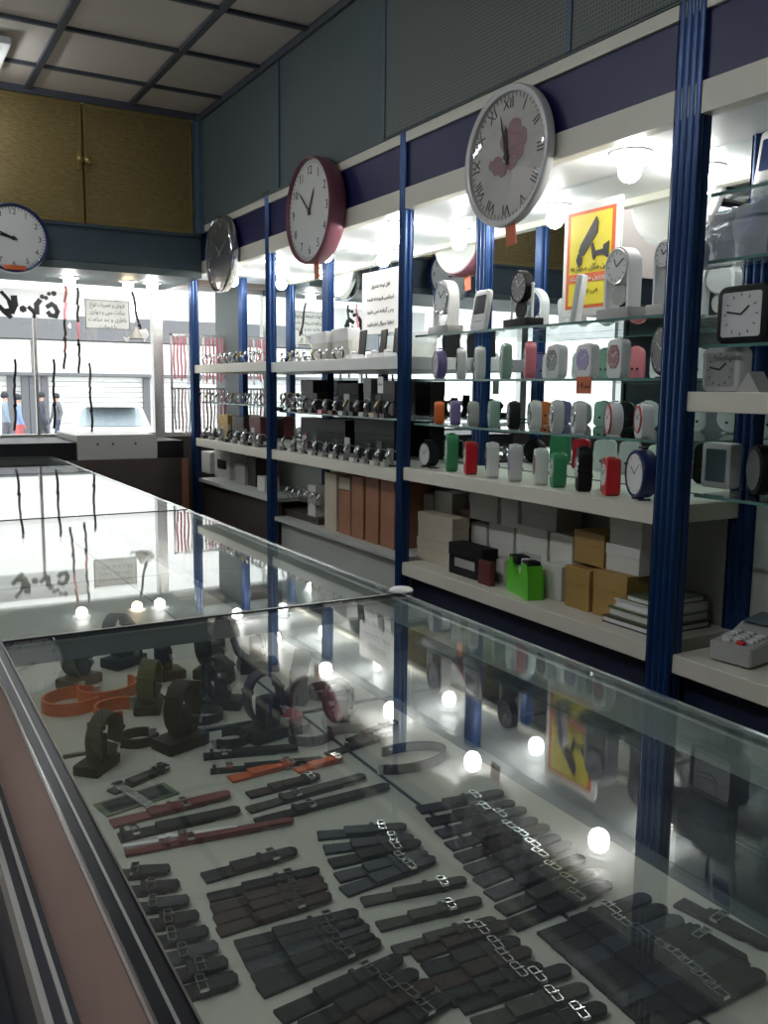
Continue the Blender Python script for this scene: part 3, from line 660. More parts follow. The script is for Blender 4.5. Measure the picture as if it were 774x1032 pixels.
def alarm(px0, px1, pyt, z, X, shape_, body, face, lb, rz=-.45, dep=.030, ring=None, wk=.62, grp='alarm clocks on the shelves'):
    Yc, W, H = fit(px0, px1, pyt, z, X+dep*.5); W = W*wk; H = min(max(H, .02), .3)
    e = empty('alarm_clock', (X, Yc, z), rz); tag(e, lb, 'alarm clock', grp)
    if shape_ == 'round':
        r = H*.46; C = r+H*.04; P = [(r*math.cos(2*PI*i/28), C+r*math.sin(2*PI*i/28)) for i in range(28)]; fr = r*.84
        FP = [(fr*math.cos(2*PI*i/28), C+fr*math.sin(2*PI*i/28)) for i in range(28)]
    elif shape_ == 'hex':
        P = [(u, v+H/2) for u, v in rrect(W, H, min(W, H)*.25)]; C = H*.55; a, b = W*.36, H*.30
        FP = [(-a, C-b*.4), (-a*.5, C-b), (a*.5, C-b), (a, C-b*.4), (a, C+b*.4), (a*.5, C+b), (-a*.5, C+b), (-a, C+b*.4)]; fr = min(a, b)
    else:
        P = [(u*(1-.10*(v/H)), v+H/2) for u, v in rrect(W, H, min(W, H)*(.38 if shape_ == 'arch' else .22))]; C = H*.55; fr = min(W*.42, H*.36)
        FP = [(fr*math.cos(2*PI*i/24), C+fr*math.sin(2*PI*i/24)*1.12) for i in range(24)]
    soft(P, dep, PX).build('case', M[body], e)
    if ring: MB().lathe([(fr*1.0, 0), (fr*1.02, .003), (fr*1.15, .003), (fr*1.2, 0), (fr*1.1, -.002)], 28, T(.0, 0, C) @ RYm, closed=True).build('ring', M[ring], e)
    d = MB().prism(FP, .003, T(-.0018, 0, 0) @ PX).build('dial', M[face], e)
    dark = face in ('screen', 'dred', 'screenb', 'purple', 'ink', 'dialg')
    hb = MB()
    for a, L in ((.9, .55), (-.8, .75)): hb.box(0, fr*L, -.0009, .0009, 0, .0006, T(-.0020, 0, C) @ RYm @ Matrix.Rotation(a, 4, 'Z'))
    for k in range(12): hb.box(fr*.82, fr*.93, -.0006, .0006, 0, .0005, T(-.0020, 0, C) @ RYm @ Matrix.Rotation(k*PI/6, 4, 'Z'))
    hb.build('hands', M['paper' if dark else 'ink'], d)
    kb = MB().cyl(.004, .004, T(dep+.004, W*.15, H*.35) @ RYm, 10).cyl(.004, .004, T(dep+.004, -W*.15, H*.35) @ RYm, 10); kb.build('knob', M['ink'], e)
    MB().box(.004, dep-.004, -W*.30, -W*.18, -.000, .004).box(.004, dep-.004, W*.18, W*.30, 0, .004).box(dep*.3, dep*.7, -W*.15, W*.15, H-.001, H+.003).build('feet_and_button', M['ink' if body in ('black', 'screen') else body], e)
    return e
# --- bay A, second glass shelf
z = .032; X = 1.69
alarm(430, 456, 352, z, X, 'round', 'purple', 'dial', 'lilac round alarm clock beside the blue post, second glass shelf', ring='purple', rz=-.35, wk=.9)
alarm(455, 473, 351, z, X+.02, 'arch', 'white', 'ink', 'narrow white alarm clock with a black face beside the lilac one', rz=-.55)
alarm(473, 492, 350, z, X, 'arch', 'wplastic', 'dial', 'narrow pale alarm clock under the small digital clock', rz=-.5)
alarm(499, 518, 347, z, X+.01, 'arch', 'mint', 'dial', 'pale mint alarm clock left of the pink-sided one, second glass shelf', rz=-.5)
alarm(523, 542, 345, z, X, 'arch', 'pinkp', 'paper', 'white alarm clock with pink sides on the second glass shelf', rz=-.55)
alarm(548, 572, 348, z, X, 'hex', 'wplastic', 'screen', 'small white alarm clock with a black six-sided face', rz=-.25, wk=.8)
alarm(578, 604, 347, z, X, 'hex', 'wplastic', 'purple', 'small white alarm clock with a lilac six-sided face', rz=-.2, wk=.8)
alarm(610, 634, 342, z, X, 'hex', 'wplastic', 'dred', 'small white alarm clock with a dark red six-sided face', rz=-.2, wk=.8)
alarm(650, 690, 324, z, 1.69, 'round', 'black', 'dialg', 'black round clock with a dark dial beside the massive post', rz=-.35, dep=.03, wk=.9)
# --- third glass shelf
z = -.118
spec = [(434, 450, 405, 'box', 'orange', 'tag', 'orange alarm clock nearest the middle blue post'), (450, 466, 404, 'box', 'purple', 'dial', 'lilac boxy alarm clock beside the orange one'),
        (467, 485, 405, 'arch', 'gplastic', 'dial', 'grey alarm clock with a silver edge beside the lilac boxy one'), (488, 505, 404, 'box', 'mint', 'dial', 'mint green boxy alarm clock on the third glass shelf'),
        (507, 526, 405, 'arch', 'black', 'dial', 'black alarm clock with a silver rim beside the mint boxy one'), (527, 548, 404, 'arch', 'wplastic', 'dial', 'white alarm clock directly after the black one, third glass shelf'),
        (549, 570, 404, 'arch', 'palerim', 'dial', 'pale grey alarm clock between two white ones, third glass shelf'), (571, 592, 405, 'arch', 'wplastic', 'dial', 'white alarm clock below the orange price sign'),
        (600, 634, 405, 'round', 'wplastic', 'dial', 'white alarm clock with a red ring around its dial'), (632, 662, 407, 'box', 'wplastic', 'dial', 'white boxy alarm clock with a red front edge beside the massive post')]
for i, (a, b, yt, s_, bm_, fm_, lb) in enumerate(spec):
    alarm(a, b, yt, z, 1.675, s_, bm_, fm_, lb, rz=-.55, dep=.032, ring='red' if i in (8, 9) else ('chrome' if i in (2, 4, 5, 6, 7) else None), wk=.7)
# --- main shelf
z = -.272
spec = [(419, 446, 444, 'round', 'black', 'dial', 'round alarm clock with a white face and black case, main shelf', -.1, None), (446, 462, 437, 'arch', 'pgreen', 'dial', 'green alarm clock next to the round black-cased clock', -.5, None),
        (466, 480, 445, 'box', 'red', 'dial', 'small red alarm clock, the first of the three red ones from the middle post', -.5, None), (485, 504, 446, 'box', 'white', 'ink', 'white alarm clock with a black front on the main shelf', -.58, None),
        (508, 527, 448, 'box', 'palerim', 'purple', 'white alarm clock with a lilac front on the main shelf', -.58, None), (534, 552, 452, 'box', 'white', 'dred', 'white alarm clock with a red front beside the bright green one', -.58, None),
        (552, 569, 456, 'arch', 'pgreen', 'dial', 'bright green alarm clock between white-and-red and black clocks', -.5, None), (576, 596, 450, 'arch', 'black', 'dial', 'tall black alarm clock beside the big red one', -.6, 'chrome'),
        (602, 624, 461, 'box', 'red', 'dial', 'largest red alarm clock, beside the navy round clock', -.5, None), (628, 661, 451, 'round', 'navyrim', 'dial', 'navy round clock with a white face, last on the main shelf', -.4, 'navyrim')]
for a, b, yt, s_, bm_, fm_, lb, rz, rg in spec:
    alarm(a, b, yt, z, 1.665, s_, bm_, fm_, lb, rz=rz, dep=.038, ring=rg, wk=.75)
# --- top glass shelf: mantel clocks
z = .182
def arch_clock(px0, px1, pyt, lb, face='dial', base='wplastic', rimm='chrome', X=1.70, bob='chrome', rz=-.15, arch=True):
    Yc, W, H = fit(px0, px1, pyt, z, X+.03); W *= .72
    e = empty('pendulum_clock', (X, Yc, z), rz); tag(e, lb, 'pendulum clock', 'pendulum clocks on the top glass shelf')
    D = .05; hb = H*.17
    MB().box(0, D+.01, -W/2-.004, W/2+.004, 0, hb, bev=.003).build('base', M[base], e)
    r = W*.36
    if arch:
        pts = [(W*.42, hb)]+[(W*.42*math.cos(a), H-W*.42+W*.42*math.sin(a)) for a in [PI*i/16 for i in range(17)]]+[(-W*.42, hb)]
        inn = [(x*.80, y if i in (0, 18) else H-W*.42+(y-H+W*.42)*.80) for i, (x, y) in enumerate(pts)]
        n = len(pts); ab = MB(); vs = []
        for xx in (.012, D): vs += [(xx, p[0], p[1]) for p in pts]+[(xx, p[0], p[1]) for p in inn]
        fs = []
        for i in range(n-1):
            fs += [(i, i+1, n+i+1, n+i), (2*n+i, 3*n+i, 3*n+i+1, 2*n+i+1), (i, 2*n+i, 2*n+i+1, i+1), (n+i, n+i+1, 3*n+i+1, 3*n+i)]
        ab._add(vs, fs); ab.build('arch', M['wplastic'], e)
    else:
        for s_ in (-1, 1): MB().cyl(.004, H*.72-hb, T(D*.5, s_*W*.46, hb), 12).ball(.006, T(D*.5, s_*W*.46, H*.72), 10).build('column', M['wplastic'], e)
    cz = H-r-H*.02
    MB().lathe([(0, -.028), (r*.9, -.026), (r, -.02), (r, .0), (r*.95, .004), (r*.86, .002), (r*.86, -.004)], 32, T(.012, 0, cz) @ RYm).build('clock_body', M[rimm], e)
    d = MB().cyl(r*.87, .002, T(.012, 0, cz) @ RYm, 28).build('dial', M[face], e)
    hd = MB()
    for a, L in ((.5, .5), (-1.0, .7)): hd.box(0, r*L, -.0014, .0014, 0, .001, T(.0095, 0, cz) @ RYm @ Matrix.Rotation(a, 4, 'Z'))
    for k in range(12): hd.box(r*.68, r*.80, -.001, .001, 0, .0006, T(.0098, 0, cz) @ RYm @ Matrix.Rotation(k*PI/6, 4, 'Z'))
    hd.build('hands', M['ink' if face == 'dial' else 'paper'], d)
    p = MB().box(.028, .030, -.0015, .0015, cz-r-H*.12, cz); p.cyl(r*.62, .006, T(.026, 0, max(hb+r*.62, cz-r-H*.12)) @ RYm, 24); p.build('pendulum', M[bob], e)
    return e
arch_clock(431, 466, 283, 'white arched pendulum clock beside the middle blue post', base='gplastic')
arch_clock(507, 546, 272, 'black-dialled pendulum clock on white columns and a black base', face='dialg', base='black', rimm='black', bob='black', arch=False)
arch_clock(600, 650, 250, 'big white arched pendulum clock in front of the yellow camera sign', base='gplastic', rimm='palerim', bob='gplastic')
arch_clock(652, 690, 243, 'white arched pendulum clock half hidden behind the massive post', base='gplastic', rimm='palerim', bob='gplastic')
def digital(px0, px1, pyt, lb, rz=-.2, X=1.71, scr='screen', wk=.85, zz=None, H_=None):
    zq = z if zz is None else zz
    Yc, W, H = fit(px0, px1, pyt, zq, X); W *= wk
    e = empty('digital_clock', (X, Yc, zq), rz); tag(e, lb, 'digital clock')
    tilt = T(0, 0, .004) @ Matrix.Rotation(.14, 4, 'Y')
    soft([(u, v+H/2) for u, v in rrect(W, H, W*.16)], .016, tilt @ PX, .003).build('case', M['wplastic'], e)
    MB().prism([(u, v+H*.64) for u, v in rrect(W*.72, H*.46, .004)], .002, tilt @ T(-.0015, 0, 0) @ PX).build('screen', M[scr], e)
    MB().prism([(u, v+H*.24) for u, v in rrect(W*.5, H*.04, .002)], .002, tilt @ T(-.001, 0, 0) @ PX).build('button', M['gplastic'], e)
    MB().box(0, .045, -W*.42, W*.42, 0, .005, bev=.001).build('foot', M['wplastic'], e)
    return e
digital(468, 492, 293, 'small white digital clock with a dark screen, beside the arched clock')
e = digital(566, 588, 278, 'thin white digital clock seen from its side before the camera sign', rz=-1.2, wk=.42)
# hygrometer card hanging behind the black square clock etc. -> bay nearest
# camera sign stuck on the mirror
def on_mirror(name, px0, px1, py0, py1, Xp, lb, cat):
    a = atX(px0, py0, Xp); b = atX(px1, py1, Xp)
    e = empty(name, (Xp, (a.y+b.y)/2, b.z if False else (a.z+b.z)/2)); tag(e, lb, cat); return e, abs(a.y-b.y)
Xs = 1.912
yl = atX(568, 260, Xs).y; yr = atX(624, 250, Xs).y; ztp = atX(596, 203, Xs).z; zbt = atX(594, 318, Xs).z
e = empty('camera_sign', (Xs, (yl+yr)/2, (ztp+zbt)/2)); tag(e, 'yellow security camera sign in a white frame on the mirror', 'sign')
W = yl-yr; H = ztp-zbt
MB().box(0, .005, -W/2, W/2, -H/2, H/2, bev=.0015).build('white_frame', M['wplastic'], e)
q = MB(); q.box(-.001, 0, -W*.43, W*.43, -H*.43, H*.43); q.build('red_border', M['signred'], e)
MB().box(-.002, -.001, -W*.37, W*.37, -H*.40, H*.40).build('yellow_field', M['yellow'], e)
MB().box(-.003, -.002, -W*.37, W*.37, -H*.20, -H*.12).build('red_band', M['signred'], e)
def sg(u, v): return (-u*W, v*H)     # sign coords: u to the viewer's right, v up
cm = MB(); Mz = T(-.0042, 0, 0) @ PX
cm.prism([sg(*p) for p in ((.10, .36), (.14, .31), (.13, .22), (-.10, .04), (-.18, .02), (-.20, .08), (-.16, .14), (-.04, .24))], .002, Mz)
cm.prism([sg(*p) for p in ((-.21, .06), (-.13, .02), (-.14, -.04), (-.20, -.06), (-.24, .0))], .002, Mz)
cm.prism([sg(*p) for p in ((.02, .12), (.06, .14), (.10, .06), (.24, .07), (.24, .10), (.34, .13), (.34, -.02), (.24, .02), (.12, .02), (.08, -.02), (.06, .0))], .002, Mz)
cm.build('camera_symbol', M['ink'], e)
for s_, v, sz, m_ in (('این مکان مجهز به', -.07, .024, 'ink'), ('دوربین مدار بسته', -.16, .022, 'paper'), ('می باشد', -.27, .024, 'ink')):
    lt = MB(); text_into(lt, shape(s_), sz, T(-.0042, 0, v*H) @ FACE_AISLE, width=W*(.66 if v > -.2 else .34)); lt.build('lettering', M[m_], e)
# white notice sheet in the middle bay
Xn = 1.895
yl = atX(365, 300, Xn).y; yr = atX(403, 300, Xn).y; ztp = atX(384, 272, Xn).z; zbt = atX(384, 336, Xn).z
e = empty('paper_notice', (Xn, (yl+yr)/2, (ztp+zbt)/2)); tag(e, 'white sheet with printed lines hanging before the mirror in the middle bay', 'notice')
W2 = yl-yr; H2 = ztp-zbt
MB().box(0, .0012, -W2/2, W2/2, -H2/2, H2/2).build('sheet', M['paper'], e)
for i, s_ in enumerate(('قابل توجه مشتریان', 'اجناس فروخته شده', 'پس گرفته نمی شود', 'لطفا سوال نفرمایید')):
    lt = MB(); text_into(lt, shape(s_), .022, T(-.001, 0, H2*(.26-.2*i)) @ FACE_AISLE, width=W2*(.7 if i else .5)); lt.build('lettering', M['ink'], e)
MB().tube([(.0, -W2*.3, H2/2-.002), (.0, 0, .60-(ztp+zbt)/2+.02), (.0, W2*.3, H2/2-.002)], .001, 5).build('string', M['grey'], e)
# orange price sign
Yc, W3, H3 = fit(577, 601, 382, -.118, 1.66)
a = atX(589, 388, 1.652)
e = empty('price_sign', (1.650, a.y, a.z)); tag(e, 'small orange price sign clipped on the second glass shelf edge', 'price sign')
MB().box(-.001, .001, -.029, .029, -.023, .022, bev=.0008, seg=1).build('card', M['tag'], e)
lt = MB(); text_into(lt, '14', .026, T(-.0015, .014, -.002) @ FACE_AISLE); text_into(lt, shape('تومان'), .015, T(-.0015, -.012, -.003) @ FACE_AISLE, width=.022); lt.build('lettering', M['ink'], e)

# ================================================================== nearest bay
z = -.615
# card terminal
a = atz(722, 655, -.60); 
e = empty('card_terminal', (1.772, 1.322, z), .14); e.scale = (1.05, 1.25, 1.4); tag(e, 'grey handheld card terminal lying on the nearest low shelf', 'card terminal')
ce = Matrix.Rotation(-.10, 4, 'Y')
b = MB(); prof = [(-.105, .004), (-.10, .034), (-.02, .040), (.02, .052), (.10, .058), (.105, .050), (.10, .004)]
vs = []; n = len(prof)
for y, s_ in ((-.042, .9), (-.038, 1), (.038, 1), (.042, .9)): vs += [(x*(1 if s_ == 1 else .97), y, .004+(zz-.004)*s_) for x, zz in prof]
fs = [tuple(range(n)), tuple(range(3*n, 4*n))]+[(r*n+i, r*n+(i+1) % n, (r+1)*n+(i+1) % n, (r+1)*n+i) for r in range(3) for i in range(n)]
b._add(vs, fs); b.build('body', M['gplastic'], e)
MB().box(.012, .092, -.032, .032, 0, .0025, T(0, 0, .0525) @ Matrix.Rotation(-.075, 4, 'Y'), bev=.001).build('screen', M['screeng'], e)
for i in range(5):
    for j in range(3 if i else 2):
        x = -.088+i*.017; y = -.024+j*.024 if i else -.014+j*.028
        MB().box(x-.005, x+.006, y-.008, y+.008, .034+.0008*i, .0405+.0012*i, bev=.0015, seg=1).build('key', M['red'] if (i == 0 and j == 0) else M['palerim'], e)
# black square clock and white square clock
def square_clock(X, px0, px1, py0, py1, zs, rim, lb, facem='dial', hand_=True, wk=.9, dep=.05, rz=-.05):
    Yc, W, H = fit(px0, px1, py0, zs, X); W *= wk
    e = empty('square_clock', (X, Yc, zs), rz); tag(e, lb, 'table clock')
    n = rrect(W, H, W*.16); soft([(u, v+H/2) for u, v in n], dep, PX, .006).build('case', M[rim], e)
    d = MB().prism([(u, v+H/2) for u, v in rrect(W*.76, H*.76, W*.05)], .002, T(-.001, 0, 0) @ PX).build('dial', M[facem], e)
    hb = MB()
    for k in range(12):
        a = k*PI/6; hb.box(W*.28, W*.33, -.001, .001, 0, .0006, T(-.0012, 0, H/2) @ RYm @ Matrix.Rotation(a, 4, 'Z'))
    hb.build('marks', M['ink'], d)
    for L, a in ((W*.20, -.9), (W*.28, 1.4)): MB().box(0, L, -.002, .002, 0, .0008, T(-.0016, 0, H/2) @ RYm @ Matrix.Rotation(a, 4, 'Z')).build('hand', M['ink'], e)
    return e
square_clock(1.665, 716, 776, 287, 340, .105, 'black', 'black rounded-square clock on the nearest glass shelf')
square_clock(1.70, 702, 748, 350, 386, .0, 'palerim', 'silver-rimmed square clock under the black square clock', facem='gplastic', rz=-.1, dep=.04)
Yc, W, H = fit(733, 774, 372, 0, 1.66)
e = empty('tent_card', (1.66, Yc, 0)); tag(e, 'grey folded tent card on the nearest white shelf', 'card')
MB()._add([(0, -.03, 0), (0, .03, 0), (0, 0, .045), (.05, -.03, 0), (.05, .03, 0), (.05, 0, .045)], [(0, 1, 2), (3, 5, 4), (0, 2, 5, 3), (1, 4, 5, 2)]).build('card_sides', M['gplastic'], e)
# white clock with blue screen on the highest glass shelf
zq = .435
digital(757, 781, 130, 'white clock with a blue screen on the highest glass shelf', X=1.80, scr='screenb', wk=1.2, zz=zq, rz=-.1)
# wrapped packets
random.seed(5)
def packet(X, Y, zs, w, h, d, lb, m='bag'):
    e = empty('wrapped_packet', (X, Y, zs)); tag(e, lb, 'packet', 'clear-wrapped packets in the nearest bay')
    b = bmesh.new(); bmesh.ops.create_cube(b, size=1); bmesh.ops.subdivide_edges(b, edges=b.edges[:], cuts=5, use_grid_fill=True)
    for v in b.verts:
        x, y, zz = v.co; pu = (1-(2*y)**2*.3)*(1-(2*zz)**2*.3)
        v.co = Vector((x*d*pu+random.uniform(-.003, .003), y*w+random.uniform(-.003, .003), max(0, (zz+.5)*h+random.uniform(-.004, .004))))
    MB().merge(b).build('wrap', M[m], e)
    MB().box(-d*.22, d*.22, -w*.30, w*.30, .012, h*.6).build('watch_box', M[random.choice(['palerim', 'gplastic', 'ink'])], e)
    return e
for i, (px, py, w, h, lb) in enumerate(((712, 205, .055, .10, 'narrow clear-wrapped packet right behind the massive post'), (730, 200, .09, .12, 'clear-wrapped packet beside the massive post'), (757, 195, .10, .13, 'wide clear-wrapped packet under the white clock with a blue screen'))):
    Yc, W, H = fit(px-8, px+8, py, .290, 1.76); packet(1.76, Yc, .290, w, h, .05, lb)
# blue screen box on the low glass shelf, black round behind
Yc, W, H = fit(704, 736, 446, -.235, 1.80)
e = empty('boxed_clock', (1.80, Yc, -.235)); tag(e, 'silver-framed clock with a blue-grey screen on the low glass shelf', 'table clock')
soft([(u, v+H/2) for u, v in rrect(W*.9, H, .008)], .04, PX, .004).build('case', M['palerim'], e)
MB().prism([(u, v+H/2) for u, v in rrect(W*.62, H*.72, .003)], .002, T(-.001, 0, 0) @ PX).build('screen', M['screeng'], e)
Yc, W, H = fit(742, 775, 448, -.235, 1.76)
e = empty('round_clock', (1.76, Yc, -.235), -.6); tag(e, 'black round clock on the low glass shelf of the nearest bay', 'table clock')
MB().lathe([(0, 0), (H*.48, 0), (H*.5, -.01), (H*.5, -.025), (H*.4, -.035), (0, -.035)], 28, T(0, 0, H*.5) @ RYm).build('case', M['black'], e)
MB().cyl(H*.40, .002, T(-.001, 0, H*.5) @ RYm, 24).build('dial', M['dialg'], e)
# green folders behind the massive post
def book(X0, X1, Y0, Y1, z0, z1, m, lb, cat='folder', page='paper'):
    e = empty('folder', ((X0+X1)/2, (Y0+Y1)/2, z0)); tag(e, lb, cat, 'folders stacked on the low shelf')
    hx, hy, t = (X1-X0)/2, (Y1-Y0)/2, z1-z0
    MB().box(-hx, hx, -hy, hy, 0, t*.16).box(-hx, hx, -hy, hy, t*.84, t).box(hx-.003, hx, -hy, hy, 0, t).build('cover', M[m], e)
    MB().box(-hx+.004, hx-.004, -hy+.004, hy-.004, t*.17, t*.83).build('pages', M[page], e)
    return e
yb_ = 1.655
book(1.67, 1.88, 1.36+.18, 1.72, -.610, -.592, 'brown', 'thin brown folder at the bottom of the folder stack')
book(1.68, 1.88, 1.545, 1.71, -.592, -.566, 'dgreen', 'dull green folder in the middle of the stack', page='wbox')
book(1.69, 1.88, 1.55, 1.70, -.566, -.545, 'wbox', 'white-covered folder near the top of the stack')
book(1.70, 1.88, 1.56, 1.69, -.545, -.528, 'dgreen', 'green folder on top of the folder stack')

# ================================================================== boxes
boxes = []
def carton(px0, px1, pyt, pyb, X, D, m, lb, zs=-.610, cat='box', grp='boxes on the low shelf', lid=True, wk=.93, rz=0, flap=None):
    a = atX((px0+px1)/2, pyb, X); zb = a.z
    # rest on whatever lies below
    Yc, W, H = fit(px0, px1, pyt, max(zb, zs), X); W *= wk
    sup = zs
    for (x0, x1, y0, y1, zt) in boxes:
        if min(x1, X+D)-max(x0, X) > .01 and min(y1, Yc+W/2)-max(y0, Yc-W/2) > .006 and zt < zb+.05: sup = max(sup, zt)
    zt = atX((px0+px1)/2, pyt, X).z
    H = max(.03, zt-sup); boxes.append((X, X+D, Yc-W/2, Yc+W/2, sup+H))
    e = empty('box', (X, Yc, sup), rz); tag(e, lb, cat, grp)
    MB().box(0, D, -W/2, W/2, 0, H*.985 if not lid else H*.80, bev=.0015, seg=1).build('tray' if lid else 'carton', M[m], e)
    if lid: MB().box(-.0015, D+.0015, -W/2-.0015, W/2+.0015, H*.60, H, bev=.0015, seg=1).build('lid', M[m], e)
    if flap: MB().box(-.0025, -.0005, -W*.3, W*.3, H*.28, H*.55).build('sticker', M[flap], e)
    return e
carton(419, 457, 545, 572, 1.70, .07, 'cartonp', 'beige carton at the bottom beside the middle post')
carton(420, 457, 519, 545, 1.70, .07, 'cartonp', 'beige carton stacked on another beside the middle post')
carton(451, 487, 550, 577, 1.665, .06, 'black', 'black box with a grey label, front of the low shelf', flap='gplastic')
carton(481, 494, 565, 590, 1.65, .02, 'maroon', 'thin maroon box standing beside the black box', lid=False)
carton(462, 473, 512, 548, 1.80, .09, 'maroon', 'tall dark maroon box behind the beige cartons', lid=False)
carton(474, 491, 527, 551, 1.79, .09, 'wbox', 'narrow white box behind the black box'); carton(492, 518, 529, 556, 1.79, .09, 'wbox', 'white box between the narrow white box and the labelled one')
carton(519, 552, 531, 566, 1.78, .10, 'wbox', 'white box with two grey marks behind the green holder', flap='gplastic'); carton(553, 577, 538, 572, 1.775, .10, 'wbox', 'white box beside the upper gold box')
carton(472, 502, 498, 526, 1.79, .09, 'wbox', 'upper white box nearest the middle post'); carton(504, 522, 502, 529, 1.79, .09, 'wbox', 'small upper white box between two larger ones')
carton(524, 562, 505, 530, 1.775, .10, 'gplastic', 'wide pale box with a grey side on top of the stack')
carton(568, 594, 572, 606, 1.70, .07, 'gold', 'gold box at the bottom, next to the green holder'); carton(596, 632, 577, 612, 1.70, .08, 'gold', 'second gold box at the bottom, beside the folders')
carton(577, 609, 536, 572, 1.725, .09, 'gold', 'gold box on top of the other gold boxes')
carton(546, 566, 568, 598, 1.715, .07, 'wbox', 'low white box between the green holder and gold box', lid=False)
carton(494, 508, 563, 588, 1.72, .06, 'wbox', 'small white box behind the green holder at shelf level', lid=False)
carton(609, 645, 550, 578, 1.725, .10, 'wbox', 'white box with a dark side under the topmost white box'); carton(613, 648, 520, 549, 1.725, .10, 'wbox', 'topmost white box beside the massive post')
carton(421, 436, 497, 518, 1.81, .06, 'wbox', 'small pale box behind the stacked beige cartons', lid=False); carton(437, 456, 495, 519, 1.80, .07, 'wbox', 'white box behind the beige cartons under the main shelf', lid=False)
# green holder
Yc, W, H = fit(511, 547, 562, -.610, 1.685); W *= .9
e = empty('tape_dispenser', (1.655, Yc, -.610), -.25); tag(e, 'bright green tape dispenser with a white roll, on the low shelf', 'tape dispenser')
MB().prism([(-W/2, 0), (W/2, 0), (W/2, H*.80), (W*.30, H), (W*.12, H*.50), (-W*.05, H*.42), (-W*.22, H*.96), (-W*.42, H*.90), (-W/2, H*.6)], .05, PX).build('body', M['green'], e)
MB().box(.004, .046, W*.06, W*.46, H*.82, H*1.02, bev=.002).box(.004, .046, -W*.42, -W*.14, H*.84, H*1.0, bev=.002).build('cutter', M['black'], e)
MB().lathe([(.008, -.010), (H*.28, -.010), (H*.28, .010), (.008, .010)], 24, T(.026, 0, H*.72) @ RYm, closed=True).build('tape_roll', M['paper'], e)
# middle bay: tall brown boxes
zz = -.600
boxes = []
for i, (a, b, yt, m_, lb) in enumerate(((327, 339, 476, 'cartonp', 'tall pale carton beside the brown boxes, middle bay'), (341, 353, 494, 'carton', 'tall brown box with a small box on top, middle bay'), (354, 366, 479, 'carton', 'tall brown box, second from the middle post side stack'),
                                        (368, 381, 480, 'carton', 'tall brown box between two other brown boxes, middle bay'), (383, 397, 482, 'carton', 'tall reddish-brown box nearest the blue post, middle bay'))):
    carton(a, b, yt, 560, 1.68, .16, m_, lb, zs=zz, lid=False, wk=.98, grp='tall cartons in the middle bay')
carton(341, 353, 481, 493, 1.69, .14, 'cartonp', 'small pale-fronted box on top of a tall brown box', zs=zz, lid=False, wk=.95, grp='tall cartons in the middle bay')
carton(310, 318, 488, 530, 1.70, .06, 'wbox', 'slim white standing box behind the cluster of watches', zs=zz, lid=False, grp='boxes low in the middle bay')
carton(319, 326, 488, 530, 1.75, .08, 'black', 'slim black standing box beside the pale carton', zs=zz, lid=False, grp='boxes low in the middle bay')
carton(284, 322, 532, 545, 1.69, .16, 'brown', 'low dark box under the watch cluster', zs=zz, lid=True, grp='boxes low in the middle bay')
# far bay low shelf
zz = -.520; boxes = []
carton(203, 212, 455, 498, 1.76, .1, 'wbox', 'tall white box low in the far bay beside the end post', zs=zz, lid=False, grp='boxes low in the far bay')
carton(216, 232, 448, 495, 1.74, .1, 'wbox', 'tall white box with a black label low in the far bay', zs=zz, lid=False, flap='ink', grp='boxes low in the far bay')
carton(236, 247, 468, 500, 1.72, .08, 'gplastic', 'grey standing box low in the far bay', zs=zz, lid=False, grp='boxes low in the far bay')
carton(248, 258, 460, 502, 1.74, .08, 'brown', 'dark brown box low in the far bay', zs=zz, lid=False, grp='boxes low in the far bay')
carton(259, 267, 480, 505, 1.70, .08, 'wbox', 'white box nearest the blue post, low in the far bay', zs=zz, lid=False, grp='boxes low in the far bay')
# ================================================================== wristwatches
def watch_proto(band, case, dialm, size=1.0, stand=None):
    e = empty('wristwatch'); R_ = .026*size
    b = MB(); pts = [(R_*.85*math.cos(a), 0, R_+R_*math.sin(a)) for a in [2*PI*i/20 for i in range(21)]]
    b.ribbon(pts, (0, 1, 0), .017*size, .0035); b.build('band', M[band], e)
    cm_ = T(-R_*.72, 0, R_*1.55) @ Matrix.Rotation(.55, 4, 'Y') @ RYm
    MB().lathe([(0, -.004), (.015*size, -.004), (.0175*size, -.001), (.0175*size, .004), (.015*size, .006), (.014*size, .0045)], 20, cm_).box(-.003, .003, -.021*size, -.016*size, -.001, .003, cm_).build('case', M[case], e)
    d = MB().cyl(.0142*size, .001, cm_ @ T(0, 0, .004), 18).build('dial', M[dialm], e)
    MB().box(0, .009, -.0006, .0006, 0, .0006, cm_ @ T(0, 0, .005) @ Matrix.Rotation(.7, 4, 'Z')).box(0, .007, -.0008, .0008, 0, .0006, cm_ @ T(0, 0, .005) @ Matrix.Rotation(-1.3, 4, 'Z')).build('hands', M['ink' if dialm != 'dialg' else 'paper'], d)
    return e
WP = {}
for k, a in {'silver': ('silver', 'chrome', 'dial'), 'silverdark': ('silver', 'chrome', 'dialg'), 'black': ('leather', 'alud', 'dial'), 'blackdark': ('leather', 'chrome', 'dialg'), 'brown': ('brownl', 'brass', 'dial'), 'gold': ('brass', 'brass', 'dial'), 'rose': ('redl', 'silver', 'dial')}.items():
    WP[k] = [a, None]
WN = {'silver': 'white-dialled silver watch', 'silverdark': 'dark-dialled silver watch', 'black': 'white-dialled black-strap watch', 'blackdark': 'dark-dialled black-strap watch', 'brown': 'brown-strap watch', 'gold': 'gold-tone watch', 'rose': 'dark red-strap watch'}
def put_watch(kind, X, Y, z, rz, lb, grp, s=1.0):
    p = WP[kind]
    if p[1] is None: p[1] = watch_proto(*p[0]); o = p[1]
    else: o = copy_tree(p[1])
    o.location = (X, Y, z); o.rotation_euler = (0, 0, rz); o.scale = (s, s, s); tag(o, lb, 'watch', grp); return o
CP = [None]
